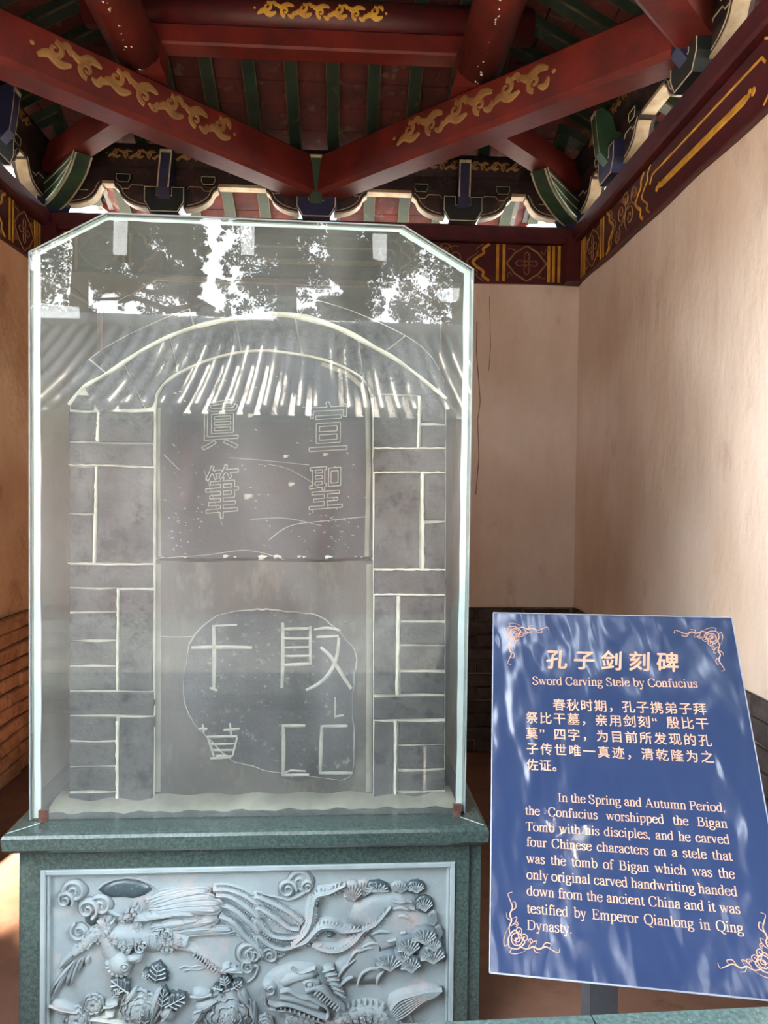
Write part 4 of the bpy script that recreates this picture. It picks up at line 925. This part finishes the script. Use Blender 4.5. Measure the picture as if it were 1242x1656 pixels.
# chipped crack, scratches, scuffs
mb = MB(); Fc = Ft
mb.stroke([Ut(*p_) for p_ in crack], .002, Ft, .0015, -.001); mb.build('crack', 'bark', tb)
mb = MB()
for x, w_ in ((262, 3), (300, 3), (365, 8), (380, 4), (424, 12), (447, 9), (453, 4), (484, 6), (492, 5), (530, 9), (535, 5), (575, 3), (585, 3)):
    u, v = Ut(x, 901+random.uniform(-2, 1)); mb.dome(ell(u, v, w_*UN*.7, w_*UN*.35, 8, .2, .3, 3), Ft, .004, .001, 2)
mb.build('white_chip', 'chalk', tb, True)
mb = MB()
for p_, w_ in (([(435, 873), (470, 850), (530, 842), (597, 835)], 1.3), ([(249, 903), (330, 898), (400, 890), (460, 905)], 1.2), ([(405, 840), (460, 838), (520, 850)], 1), ([(370, 740), (430, 745), (500, 752)], .8), ([(249, 1028), (280, 1030), (315, 1029)], 1.2), ([(440, 1130), (480, 1150), (455, 1200)], 1), ([(400, 1160), (440, 1190), (457, 1200)], 1), ([(430, 750), (470, 760), (520, 790)], .7), ([(330, 760), (360, 850)], .6), ([(265, 735), (290, 760)], .8)):
    mb.stroke(cr([Ut(*a) for a in p_]), w_*UN, Ft, .0015, .0)
for i in range(150):
    x, y = random.choice([(random.uniform(262, 592), random.uniform(600, 895)), (random.gauss(300, 18), random.gauss(840, 40)), (random.gauss(540, 25), random.gauss(860, 25))])
    if not (258 < x < 596 and 595 < y < 898): continue
    a = random.gauss(-.4, .4); l_ = random.uniform(1.5, 6); u, v = Ut(x, y); mb.dome(ell(u, v, l_*UN*.6, random.uniform(.6, 1.4)*UN, 6, a), Ft, .0014, .0, 1)
for (x, y, r) in ((401, 803, 9), (462, 738, 5), (471, 783, 6), (526, 735, 5), (405, 672, 6)): u, v = Ut(x, y); mb.dome(ell(u, v, r*UN, r*UN*.6, 10, .2, .2, 3), Ft, .002, .0, 2)
sc = mb.build('scratches', 'scratch', tb, True); sc['kind'] = 'stuff'
# ------------------------------------------------------------------ text tools
_GC = {}
def glyph(ch):
    """verts/faces of one CJK character from Blender's built-in font, unit em"""
    if ch in _GC: return _GC[ch]
    cu = bpy.data.curves.new('t', 'FONT'); cu.body = ch; cu.resolution_u = 3
    o = bpy.data.objects.new('t', cu); COL.objects.link(o)
    dg = bpy.context.evaluated_depsgraph_get(); dg.update(); me = bpy.data.meshes.new_from_object(o.evaluated_get(dg))
    vs = [(v.co.x, v.co.y) for v in me.vertices]; fs = [tuple(p.vertices) for p in me.polygons]
    bm = bmesh.new(); bm.from_mesh(me); be = [tuple(v.index for v in e.verts) for e in bm.edges if len(e.link_faces) == 1]; bm.free()
    COL.objects.unlink(o); bpy.data.objects.remove(o); bpy.data.meshes.remove(me)
    _GC[ch] = (vs, fs, be); return _GC[ch]
def put_char(mb, ch, F, u, v, size, h, sx=1, shear=0, bold=0):
    vs, fs, be = glyph(ch)
    T = lambda x, y: (u+(x*sx+shear*y)*size, v+y*size)
    mb.add([F(*T(*p_), h) for p_ in vs], fs)
    if bold:
        for a, b_ in be:
            (x0, y0), (x1, y1) = T(*vs[a]), T(*vs[b_]); mb.stroke([(x0, y0), (x1, y1)], bold, F, h+.00002, h)
def outline_char(mb, ch, F, u, v, sx_, sy_, wd, h, skew=0):
    vs, fs, be = glyph(ch)
    if not vs: return
    x0 = min(p_[0] for p_ in vs); x1 = max(p_[0] for p_ in vs); y0 = min(p_[1] for p_ in vs); y1 = max(p_[1] for p_ in vs)
    T = lambda p_: (u+(p_[0]-(x0+x1)/2)/(x1-x0)*sx_, v+((p_[1]-(y0+y1)/2)/(y1-y0))*sy_+skew*(p_[0]-(x0+x1)/2))
    for a, b_ in be: mb.stroke([T(vs[a]), T(vs[b_])], wd, F, h, 0)
for ch, x0, y0, x1, y1 in (('宣', 500, 650, 562, 728), ('聖', 500, 755, 554, 822), ('眞', 326, 645, 386, 726), ('筆', 332, 752, 386, 838)):
    mb = MB(); u0, v0 = Ut(x0, y1); u1, v1 = Ut(x1, y0)
    outline_char(mb, ch, Ft, (u0+u1)/2, (v0+v1)/2, u1-u0, v1-v0, .0030, .0025, .01)
    mb.build('outlined_character', 'scratch', tb)

# ------------------------------------------------------------------ glass case
yg = .090; gx = .6245; yr = .70; ZG1 = 2.278; ZG2 = 2.397; gc = .205
case = thing('glass_case', 'dusty glass case with clipped top corners standing over the stele', 'case', S(0, .4, ZL))
gz = ZL+.004; ox = -.006
gp = [(-gx+ox, gz), (gx+ox, gz), (gx+ox+.002, ZG1), (gx-gc+ox, ZG2), (-gx+gc+ox-.005, ZG2+.004), (-gx+ox-.010, ZG1+.006)]
mb = MB(); mb.prism(gp, SF(yg), -.008, 0); mb.build('front_pane', 'glass', case)
def pane(a, b_, name):
    (u0, v0), (u1, v1) = a, b_; dx, dy = u1-u0, v1-v0; l_ = math.hypot(dx, dy); nx, ny = -dy/l_*.008, dx/l_*.008
    q = MB(); q.hexa([S(u0, yg+.009, v0), S(u1, yg+.009, v1), S(u1+nx, yg+.009, v1+ny), S(u0+nx, yg+.009, v0+ny), S(u0, yr, v0), S(u1, yr, v1), S(u1+nx, yr, v1+ny), S(u0+nx, yr, v0+ny)])
    return q.build(name, 'glass_side', case)
pane(gp[1], gp[2], 'side_pane'); pane(gp[5], gp[0], 'side_pane'); pane(gp[2], gp[3], 'slanted_pane'); pane(gp[4], gp[5], 'slanted_pane'); pane(gp[3], gp[4], 'top_pane')
mb = MB(); mb.prism([(-gx+ox+.01, gz), (gx+ox-.01, gz), (gx+ox-.01, ZG1), (gx-gc+ox, ZG2-.01), (-gx+gc+ox, ZG2-.01), (-gx+ox+.01, ZG1)], SF(yr), .002, .008); mb.build('rear_pane', 'glass_rear', case)
mb = MB()
def bead(a, b_, wd, inset, name='silicone_bead'):
    q = MB(); (u0, v0), (u1, v1) = a, b_; dx, dy = u1-u0, v1-v0; l_ = math.hypot(dx, dy); nx, ny = -dy/l_*inset, dx/l_*inset
    n = 60; pts = [(u0+dx*i/n+nx, v0+dy*i/n+ny) for i in range(n+1)]
    ph_ = random.random()*9
    q.stroke(pts, lambda t: wd*(1+.12*math.sin(t*31+ph_)*math.sin(t*13)), lambda u, v, h: S(u, yg+.0095+h, v), .010, 0)
    q.stroke(pts, lambda t: wd*(1+.12*math.sin(t*31+ph_)*math.sin(t*13)), lambda u, v, h: S(u, yg+.0095+h, v), 0.0001, 0)
    q.build(name, 'silicone', case, True)
bead(gp[1], gp[2], .026, .013); bead(gp[5], gp[0], .024, .015); bead(gp[2], gp[3], .020, .012); bead(gp[4], gp[5], .014, .008); bead(gp[3], gp[4], .012, .010)
# white glazed rims where the side panes meet the front
for a, b_ in ((gp[1], gp[2]), (gp[5], gp[0]), (gp[2], gp[3]), (gp[3], gp[4]), (gp[4], gp[5])):
    q = MB(); q.tube([S(a[0], yg-.001, a[1]), S(b_[0], yg-.001, b_[1])], .0020, 6); q.build('edge_seam', 'seam', case)
Fg = pxf(yg)
for (pts) in ([(184, 353), (207, 354), (205, 413), (183, 412)], [(389, 362), (412, 362), (411, 413), (390, 412)], [(602, 378), (626, 379), (625, 423), (603, 419)], [(709, 467), (743, 466), (742, 484), (736, 489), (713, 488), (706, 478)], [(66, 490), (128, 497), (130, 515), (66, 514)]):
    q = MB(); q.prism(pts, Fg, .0002, .001); q.build('tape_strip', 'tape', case)
for x, y in ((67, 1330), (741, 1321)):
    p_ = on_plane(x, y, V((0, 0, ZL)), V((0, 0, 1))); q = MB()
    q.tube([p_+V((0, .008, .0)), p_+V((0, .008, .012))], .011, 8); q.tube([p_+V((0, .02, .006)), p_+V((0, -.006, .008))], .007, 8); world_box(q, p_.x-.012, p_.x+.012, p_.y+.008, p_.y+.024, ZL, ZL+.03)
    q.build('foot_bolt', 'rust', case)
# ================================================================== SIGN
sc_ = 1.40
C4 = [ray(796, 991)*1.3751*sc_, ray(1181, 999)*1.3072*sc_, ray(792, 1573)*1.06794*sc_, ray(1295, 1623)*sc_]
TL, TR, BL, BR = [CP+c for c in C4]
gu = ((BR-BL).normalized()+(TR-TL).normalized()).normalized(); gv = (TL-BL); gv = (gv-gu*gv.dot(gu)).normalized(); gn = gu.cross(gv)   # towards the viewer
if gn.dot(CP-BL) < 0: gn = -gn
SWd = (BR-BL).length; SHt = (TL-BL).length
G = lambda u, v, h: BL+gu*u+gv*v+gn*h
def gpx(px, py): p_ = on_plane(px, py, BL, gn)-BL; return p_.dot(gu), p_.dot(gv)
sg_ = thing('information_sign', 'tilted dark blue metal information sign with gold lettering beside the case', 'sign', V((BL+gu*SWd/2).to_tuple()[:2]+(0,)))
mb = MB(); mb.rect(G, 0, SWd, 0, SHt, -.016, 0, .0015); pl_ = mb.build('sign_plate', 'sign_blue', sg_)
mb = MB(); e_ = .004
for a in ((-.0015, .001, 0, SHt), (SWd-.001, SWd+.0015, 0, SHt), (0, SWd, -.0015, .0015), (0, SWd, SHt-.001, SHt+.0015)): mb.rect(G, a[0], a[1], a[2], a[3], -.018, .0008)
mb.build('steel_edge', 'steel', sg_)
# stand
pc_ = G(SWd*.44, SHt*.42, -.03); mb = MB()
world_box(mb, pc_.x-.032, pc_.x+.032, pc_.y, pc_.y+.064, 0, pc_.z-.02); mb.build('stand_post', 'post_steel', sg_)
mb = MB(); mb.rect(G, SWd*.25, SWd*.65, SHt*.38, SHt*.46, -.04, -.0165); mb.rect(G, SWd*.25, SWd*.65, SHt*.05, SHt*.12, -.03, -.0165); mb.build('mounting_bar', 'post_steel', sg_)
mb = MB(); world_box(mb, pc_.x-.14, pc_.x+.14, pc_.y-.10, pc_.y+.17, 0, .015); mb.build('base_plate', 'post_steel', sg_)
# latin serif face drawn with a broad pen: S straight, C curve, T thin, R serif, D dot
FONT = {
'a': (44, 'C 9,36 13,44 22,46 31,42 33,32;S 33,36 33,8;C 33,8 35,1 42,4;C 33,28 18,24 8,16 8,7 16,0 26,3 33,10;D 10,36'),
'b': (50, 'S 12,70 12,2;C 12,36 24,46 38,42 45,24 38,5 24,-1 12,6;R 8,69,5'),
'c': (43, 'C 37,37 33,44 24,46 12,42 5,24 10,6 24,-1 34,3 40,12;D 36,36'),
'd': (50, 'S 37,70 37,2;C 37,36 28,46 13,42 5,24 12,5 26,-1 37,8;R 33,69,5;R 41,1,5'),
'e': (44, 'T 6,28 39,28;C 39,28 37,40 24,46 11,42 5,24 10,6 24,-1 34,3 40,12'),
'f': (32, 'C 34,63 31,69 24,70 17,63 15,50;S 15,58 15,2;T 3,44 29,44;R 15,1,11;D 33,63'),
'g': (48, 'C 22,46 10,42 8,31 12,20 22,16 33,20 36,31 32,42 22,46;C 16,17 8,9 14,3 30,1 41,-4 41,-14 32,-21 16,-21 6,-15 8,-6 16,1;T 32,42 46,43'),
'h': (50, 'S 12,70 12,2;C 12,34 22,44 31,46 38,39 38,28;S 38,33 38,2;R 12,1,10;R 38,1,10;R 8,69,5'),
'i': (27, 'S 13,46 13,2;R 13,1,10;R 9,45,5;D 13,64'),
'l': (27, 'S 13,70 13,2;R 13,1,10;R 9,69,5'),
'm': (77, 'S 12,46 12,2;C 12,34 21,44 30,46 37,39 37,28;S 37,33 37,2;C 37,34 47,44 56,46 63,39 63,28;S 63,33 63,2;R 12,1,9;R 37,1,9;R 63,1,10;R 8,45,5'),
'n': (50, 'S 12,46 12,2;C 12,34 22,44 31,46 38,39 38,28;S 38,33 38,2;R 12,1,10;R 38,1,10;R 8,45,5'),
'o': (48, 'C 24,46 10,41 5,23 10,5 24,-1 38,5 43,23 38,41 24,46'),
'p': (50, 'S 12,46 12,-20;C 12,36 24,46 38,42 45,24 38,5 24,-1 12,6;R 12,-21,10;R 8,45,5'),
'r': (34, 'S 12,46 12,2;C 12,32 18,42 26,46 31,42;R 13,1,11;R 8,45,5;D 30,41'),
's': (38, 'C 31,36 27,45 18,46 9,42 8,33 16,27 28,20 32,10 26,1 16,-1 8,3 6,12'),
't': (29, 'S 13,57 13,8;C 13,12 15,2 21,0 28,6;T 2,44 26,44'),
'u': (50, 'S 12,46 12,14;C 12,18 14,4 22,-1 31,3 38,12;S 38,46 38,2;R 8,45,5;R 34,45,5;R 42,1,5'),
'v': (46, 'S 8,45 23,1;T 23,1 37,45;R 8,45,8;R 38,45,7'),
'w': (68, 'S 8,45 22,1;T 22,1 34,42;S 33,44 47,1;T 47,1 59,45;R 8,45,8;R 32,45,7;R 60,45,7'),
'y': (47, 'S 8,45 24,4;T 39,45 22,-10;C 22,-10 16,-20 9,-20;R 8,45,8;R 39,45,7;D 9,-17'),
'S': (54, 'C 43,50 39,63 27,68 13,63 9,51 16,40 32,32 44,22 44,8 34,-1 20,-1 9,6 6,18;T 44,66 43,50'),
'C': (66, 'C 58,48 50,64 36,68 16,60 7,34 16,6 36,-1 50,4 60,17;T 59,66 58,48'),
'I': (33, 'S 16,66 16,1;R 16,65,12;R 16,1,12'),
'A': (70, 'T 33,67 11,1;S 34,67 58,1;T 19,24 49,24;R 10,1,9;R 59,1,11'),
'P': (56, 'S 15,66 15,1;C 15,65 36,66 48,58 48,42 36,33 15,33;R 13,65,10;R 15,1,12'),
'T': (60, 'S 30,66 30,1;T 5,65 55,65;T 5,65 4,51;T 55,65 56,51;R 30,1,12'),
'B': (63, 'S 15,66 15,1;C 15,65 36,66 46,58 44,42 32,36 15,36;C 15,35 38,36 53,28 53,12 40,1 15,1;R 13,65,9;R 13,1,9'),
'E': (60, 'S 15,66 15,1;T 15,65 50,65;T 50,65 51,51;T 15,34 36,34;T 37,43 37,25;T 15,1 52,1;T 52,1 54,16;R 12,65,8;R 12,1,8'),
'Q': (70, 'C 35,68 14,60 6,34 14,6 35,-1 56,6 64,34 56,60 35,68;C 30,2 42,-8 52,-17 66,-17'),
'D': (70, 'S 15,66 15,1;C 15,65 38,65 57,54 61,34 57,12 38,1 15,1;R 12,65,9;R 12,1,9'),
',': (22, 'D 10,4;T 13,5 8,-11'), '.': (22, 'D 10,4'), ' ': (24, '')}
def latin(mb, ch, F, u, v, em, thick=9.5, thin=4.2, h=.0006):
    for part in FONT[ch][1].split(';'):
        if not part: continue
        ty, rest = part[0], part[2:]
        if ty == 'R':
            x, y, hw = [float(a) for a in rest.split(',')]; mb.rect(F, u+(x-hw)*em, u+(x+hw)*em, v+(y-1.8)*em, v+(y+1.8)*em, 0, h); continue
        pts = [tuple(float(a) for a in q.split(',')) for q in rest.split()]
        if ty == 'D': mb.prism(ell(u+pts[0][0]*em, v+pts[0][1]*em, 5.6*em, 5.6*em, 8), F, 0, h); continue
        P_ = cr(pts, 4) if ty == 'C' else pts
        n = len(P_); vs = []
        for i in range(n):
            a, c = P_[max(i-1, 0)], P_[min(i+1, n-1)]; dx, dy = c[0]-a[0], c[1]-a[1]; l_ = math.hypot(dx, dy) or 1
            ww = thin if ty == 'T' else thin+(thick-thin)*abs(dy/l_)**1.3
            nx, ny = -dy/l_*ww/2, dx/l_*ww/2; x, y = P_[i]
            vs += [F(u+(x+nx)*em, v+(y+ny)*em, h), F(u+(x-nx)*em, v+(y-ny)*em, h)]
        mb.add(vs, [(2*i, 2*i+1, 2*i+3, 2*i+2) for i in range(n-1)])
def latin_line(text, p0, p1, em, name='english_line', m_='sign_gold', justify=True):
    (u0, v0), (u1, v1) = gpx(*p0), gpx(*p1); Ltot = math.hypot(u1-u0, v1-v0); an = math.atan2(v1-v0, u1-u0)
    nat = sum(FONT[c][0] for c in text)*em; ns = text.count(' '); sq = 1.0; extra = 0
    mn = 18*em
    if justify and ns:
        extra = (Ltot-nat)/ns
        if FONT[' '][0]*em+extra < mn: extra = mn-FONT[' '][0]*em; sq = (Ltot-ns*mn)/(nat-ns*FONT[' '][0]*em)
    else: sq = Ltot/nat
    if sq > 1.0 and not justify: pass
    F2 = lambda x, y, h: G(u0+x*math.cos(an)-y*math.sin(an), v0+x*math.sin(an)+y*math.cos(an), h)
    mb = MB(); x = 0
    for c in text:
        if c == ' ': x += (FONT[' '][0]*em+extra) if justify else FONT[' '][0]*em*sq; continue
        latin(mb, c, lambda a, b_, h, x=x: F2(x+a*sq, b_, h), 0, 0, em); x += FONT[c][0]*em*sq
    mb.build(name, m_, sg_)
u0, v0 = gpx(851, 1395); u1, v1 = gpx(852, 1421); ln = abs(v1-v0); em = ln/118
latin_line('Sword Carving Stele by Confucius', (861, 1107), (1129, 1112), em*1.12, 'english_title', justify=False)
rows = [('In the Spring and Autumn Period,', (902, 1296), (1174, 1313)), ('the Confucius worshipped the Bigan', (849, 1317), (1177, 1339)), ('Tomb with his disciples, and he carved', (850, 1343), (1181, 1365)),
 ('four Chinese characters on a stele that', (851, 1368), (1185, 1392)), ('was the tomb of Bigan which was the', (851, 1395), (1189, 1421)), ('only original carved handwriting handed', (851.6, 1421), (1193.5, 1449.5)),
 ('down from the ancient China and it was', (851.6, 1447.5), (1198, 1478)), ('testified by Emperor Qianlong in Qing', (851.6, 1476), (1203, 1509))]
for i, (tx, a, b_) in enumerate(rows): latin_line(tx, a, b_, em, m_='sign_gold' if i < 7 else 'sign_gold')
latin_line('Dynasty.', (851.6, 1503), (926, 1510), em, m_='sign_gold_dim', justify=False)
def cjk_line(chars, p0, p1, size_px, name, m_='sign_gold', shear=0, bold=0, h=.0006):
    """chars spread from p0 (left edge, baseline) to p1 (right edge, baseline)"""
    (u0, v0), (u1, v1) = gpx(*p0), gpx(*p1); n = len(chars); pit = math.hypot(u1-u0, v1-v0)/(n-1+.9); an = math.atan2(v1-v0, u1-u0)
    a_, b_ = gpx(p0[0], p0[1]-size_px); size = abs(b_-v0)
    F2 = lambda x, y, h: G(u0+x*math.cos(an)-y*math.sin(an), v0+x*math.sin(an)+y*math.cos(an), h)
    mb = MB()
    for i, c in enumerate(chars):
        if c == ' ': continue
        put_char(mb, c, F2, i*pit, size*.06, size*.95, h, 1, shear, bold)
    mb.build(name, m_, sg_)
cjk_line('孔子剑刻碑', (882, 1080), (1103, 1086), 34, 'chinese_title', shear=.12, bold=.0022)
cjk_line('春秋时期，孔子携弟子拜', (894, 1148), (1143, 1156), 21, 'chinese_line', bold=.0005)
cjk_line('祭比干墓，亲用剑刻“殷比干', (850, 1169), (1147, 1180), 21, 'chinese_line', bold=.0005)
cjk_line('莫”四字，为目前所发现的孔', (850, 1194), (1152, 1207), 21, 'chinese_line', bold=.0005)
cjk_line('子传世唯一真迹，清乾隆为之', (851, 1219), (1156, 1234), 21, 'chinese_line', bold=.0005)
cjk_line('佐证。', (851, 1245), (912, 1248), 21, 'chinese_line', bold=.0005)
def ornament(u, v, fx, fy, s):
    mb = MB(); Q = lambda a, b_, h: G(u+fx*a*s, v+fy*b_*s, h); hh = .0006
    st = lambda pts, w_=1.0: mb.stroke(cr(pts, 5), lambda t: w_*(.38+.55*math.sin(math.pi*min(1, t+.15))), Q, hh)
    for sw in (0, 1):
        T_ = (lambda a, b_: (a, b_)) if not sw else (lambda a, b_: (b_, a))
        st([T_(*p_) for p_ in ((2, 2), (10, 1), (16, 4), (20, 9), (14, 13), (9, 9), (12, 5))], 1.6)
        st([T_(*p_) for p_ in ((14, 4), (22, 2), (30, 5), (36, 3), (44, 6), (52, 3), (58, 1), (60, 6))], 1.8)
        st([T_(*p_) for p_ in ((24, 4), (28, 9), (34, 11), (32, 6))], 1.2); st([T_(*p_) for p_ in ((40, 5), (44, 10), (50, 9), (48, 5))], 1.2)
        st([T_(*p_) for p_ in ((6, 2), (3, -3), (9, -4), (16, -2), (22, 1))], 1.0); st([T_(*p_) for p_ in ((30, 5), (32, 0), (38, -1))], 1.1)
        mb.stroke([(T_(*p_)) for p_ in spiral(20, 13, .8, 4.5, 1.3, 1)], 1.1, Q, hh); mb.stroke([(T_(*p_)) for p_ in spiral(27, 10, .5, 3, 1.2, 2)], 1.0, Q, hh)
    mb.stroke([p_ for p_ in ell(11, 11, 6.5, 6.5, 14)], 1.3, Q, hh, closed=True); mb.stroke(spiral(11, 11, .5, 4, 1.2, 0), 1.1, Q, hh)
    mb.build('corner_scroll', 'sign_gold', sg_)
s_ = .00175; mg = .035
ornament(mg, SHt-mg, 1, -1, s_); ornament(SWd-mg, SHt-mg, -1, -1, s_); ornament(mg, mg*1.25, 1, 1, s_); ornament(SWd-mg, mg*1.25, -1, 1, s_)

# ================================================================== WORLD MIRRORED IN THE GLASS
hall = thing('courtyard_hall', 'grey tiled hall across the courtyard, seen mirrored in the glass case', 'building', V((0, -8, -.16)))
EY, RY, EZ, HZ = -6.0, -9.2, 2.75, 4.55
mb = MB(); vs = []; n = 12
zr = lambda t: EZ+(HZ-EZ)*(t*.75+.25*t*t)
for sgn in (1, -1):
    q = MB(); vs = []
    for i in range(n+1):
        t = i/n; y = (EY+(RY-EY)*t) if sgn == 1 else RY-(EY-RY)*(1-t)
        for x in (-12, 12): vs.append((x, y, zr(t)+.0)); vs.append((x, y, zr(t)-.10))
    q.add(vs, [(i*4, i*4+2, i*4+6, i*4+4) for i in range(n)]+[(i*4+1, i*4+3, i*4+7, i*4+5) for i in range(n)]); q.build('roof_slope', 'rooftile', hall)
rl = MB(); x = -11.9
while x < 12:
    pts = []; rr = []
    for i in range(n*2+1):
        t = i/(n*2); pts.append((x, EY+.03+(RY-EY)*t, zr(t)+.05)); rr.append(.062 if i % 2 else .072)
    rl.tube(pts, rr, 8); x += .235
o = rl.build('tile_roll', 'rooftile', hall, True); o['kind'] = 'stuff'
mb = MB(); mb.tube([(-12, RY, HZ+.12), (12, RY, HZ+.12)], .16, 10); mb.build('ridge', 'rooftile', hall, True)
mb = MB(); world_box(mb, -11, 11, -11.5, -7.0, -.16, 3.2); mb.build('hall_wall', 'hall_wall', hall)
for x in range(-10, 11, 2):
    mb = MB(); mb.tube([(x, -6.6, -.16), (x, -6.6, 2.9)], .13, 12); mb.build('hall_column', 'red', hall, True)
mb = MB(); world_box(mb, -11, 11, -6.7, -6.5, 2.5, 2.8); mb.build('lintel', 'dark_red', hall)
# trees
def tree(x, y, h, clusters, name, label, lean=0, branches=(), near_=False):
    t = thing(name, label, 'tree', V((x, y, -.16)), 'old cypress trees beyond the hall')
    mb = MB(); mb.tube([(x+lean*i/6*.8, y+.2*math.sin(i), -.16+h*i/6) for i in range(7)], [.34-.045*i for i in range(7)], 10)
    for br in branches: mb.tube(br, [.13-.1*i/(len(br)-1) for i in range(len(br))], 7)
    mb.build('trunk', 'bark', t, True)
    P_ = []; Ns = []
    for (cx, cy, cz, r, nn) in clusters:
        d = rng.normal(size=(nn, 3)); d /= np.linalg.norm(d, axis=1)[:, None]; rad = r*rng.random((nn, 1))**.45
        P_.append(np.array([cx, cy, cz])+d*rad*np.array([1.15, 1, .8]))
    P_ = np.concatenate(P_); nn = len(P_)
    a = rng.normal(size=(nn, 3)); a /= np.linalg.norm(a, axis=1)[:, None]; b_ = np.cross(a, rng.normal(size=(nn, 3))); b_ /= np.linalg.norm(b_, axis=1)[:, None]
    s1 = rng.uniform(.03, .085, (nn, 1)) if near_ else rng.uniform(.02, .065, (nn, 1)); vs = np.stack([P_-a*s1, P_+b_*s1*.5, P_+a*s1, P_-b_*s1*.5], 1).reshape(-1, 3)
    me = bpy.data.meshes.new('foliage'); me.vertices.add(nn*4); me.vertices.foreach_set('co', vs.ravel())
    me.loops.add(nn*4); me.loops.foreach_set('vertex_index', np.arange(nn*4)); me.polygons.add(nn); me.polygons.foreach_set('loop_start', np.arange(0, nn*4, 4)); me.polygons.foreach_set('loop_total', np.full(nn, 4))
    me.update(calc_edges=True); me.materials.append(MATS['leaf']); o = bpy.data.objects.new('foliage', me); COL.objects.link(o); par(o, t); o['kind'] = 'stuff'
TY = -13.2
def mir(px, py, D=4.312-TY):   # where in the tree row a spot mirrored in the pane lies
    return ((px-562)/FPX*D, CAMZ+(806-py)/FPX*D)
def dens(px, py):
    if 366 < px < 398 and 340 < py < 500: return .02
    if 175 < px < 335 and 478 < py < 530: return .10
    if 195 < px < 366 and py < 478: return 1.0 if not (300 < px < 330 and 385 < py < 430) else .5
    if 575 < px < 612: return 1.0
    if px < 195: return .46
    if 398 <= px <= 575: return .38
    return .44
def crown(x0, x1, z0, z1, n):
    out = []
    for i in range(n):
        X = random.uniform(x0, x1); z = random.uniform(z0, z1); D = 4.312-TY
        px = 562+X/D*FPX; py = 806-(z-CAMZ)/D*FPX; d = dens(px, py)
        if random.random() > d: continue
        r = random.uniform(.14, .42) if not 340 < px < 420 else .14
        out.append((X, TY+random.uniform(-.8, .8), z, r, int(230*(r/.3)**2*(3 if d == 1 else 1))))
        if random.random() < .6: # hanging spray
            for q in range(4): out.append((X+random.uniform(-.1, .1), TY, z-.14*q-.1, .08, 26))
    return out
def dense(x0, x1, z0, z1, n): return [(random.uniform(x0, x1), TY+random.uniform(-.8, .8), random.uniform(z0, z1), random.uniform(.45, .8), 750) for _ in range(n)]  # high crown clumps out of view, added to block the sun
br1 = [(-2.2, TY, 5.6), (-3.0, TY, 6.0), (-3.6, TY, 5.9), (-4.3, TY, 6.15), (-5.2, TY, 6.1)]; br2 = [(-2.6, TY, 5.9), (-3.4, TY, 6.35), (-4.0, TY, 6.3), (-4.8, TY, 6.5)]
tree(-5.6, TY, 12, crown(-9.5, -3.4, 5.4, 8.8, 300)+dense(-9, -5.6, 9.5, 13, 25), 'cypress_tree', 'feathery old cypress left in the reflections of the glass case', 0, (br1, br2))
tree(-.9, TY, 16, crown(-3.4, 1.2, 5.8, 8.8, 330)+dense(-3.0, .2, 12.5, 17.2, 50), 'cypress_tree', 'tall dense cypress in the middle of the glass reflections', 0)
tree(3.2, TY, 16, crown(1.2, 6, 5.2, 8.8, 260)+dense(-.2, 2.6, 12.5, 17.2, 50), 'cypress_tree', 'dark cypress at the right of the glass reflections', 0)
near = []  # unseen crown, added to shade the pavilion and break up the sign's sky reflection
for i in range(400):
    X, y, z = random.uniform(-1.75, 4.2), random.uniform(-6.8, -2.2), random.uniform(5.3, 9.4)
    near.append((X, y, z, random.uniform(.25, .5), 420))
for i in range(12): near.append((random.uniform(-3.1, -1.9), -4+random.uniform(-.5, .5), random.uniform(4.3, 6.4), random.uniform(.15, .34), 320))  # extra clumps added to cut the sun on the left floor
tree(5.2, -4.4, 7, near, 'added_shade_tree', 'added unseen tree behind the viewer, its wide crown shading pavilion and sign', 0, ([(5.2, -4.4, 4.6), (3.4, -4.4, 6.0), (1.6, -4.2, 6.9), (-.8, -4.0, 7.4)], [(5.2, -4.4, 5.2), (4.0, -3.4, 6.6), (2.6, -3, 7.6)]), True)
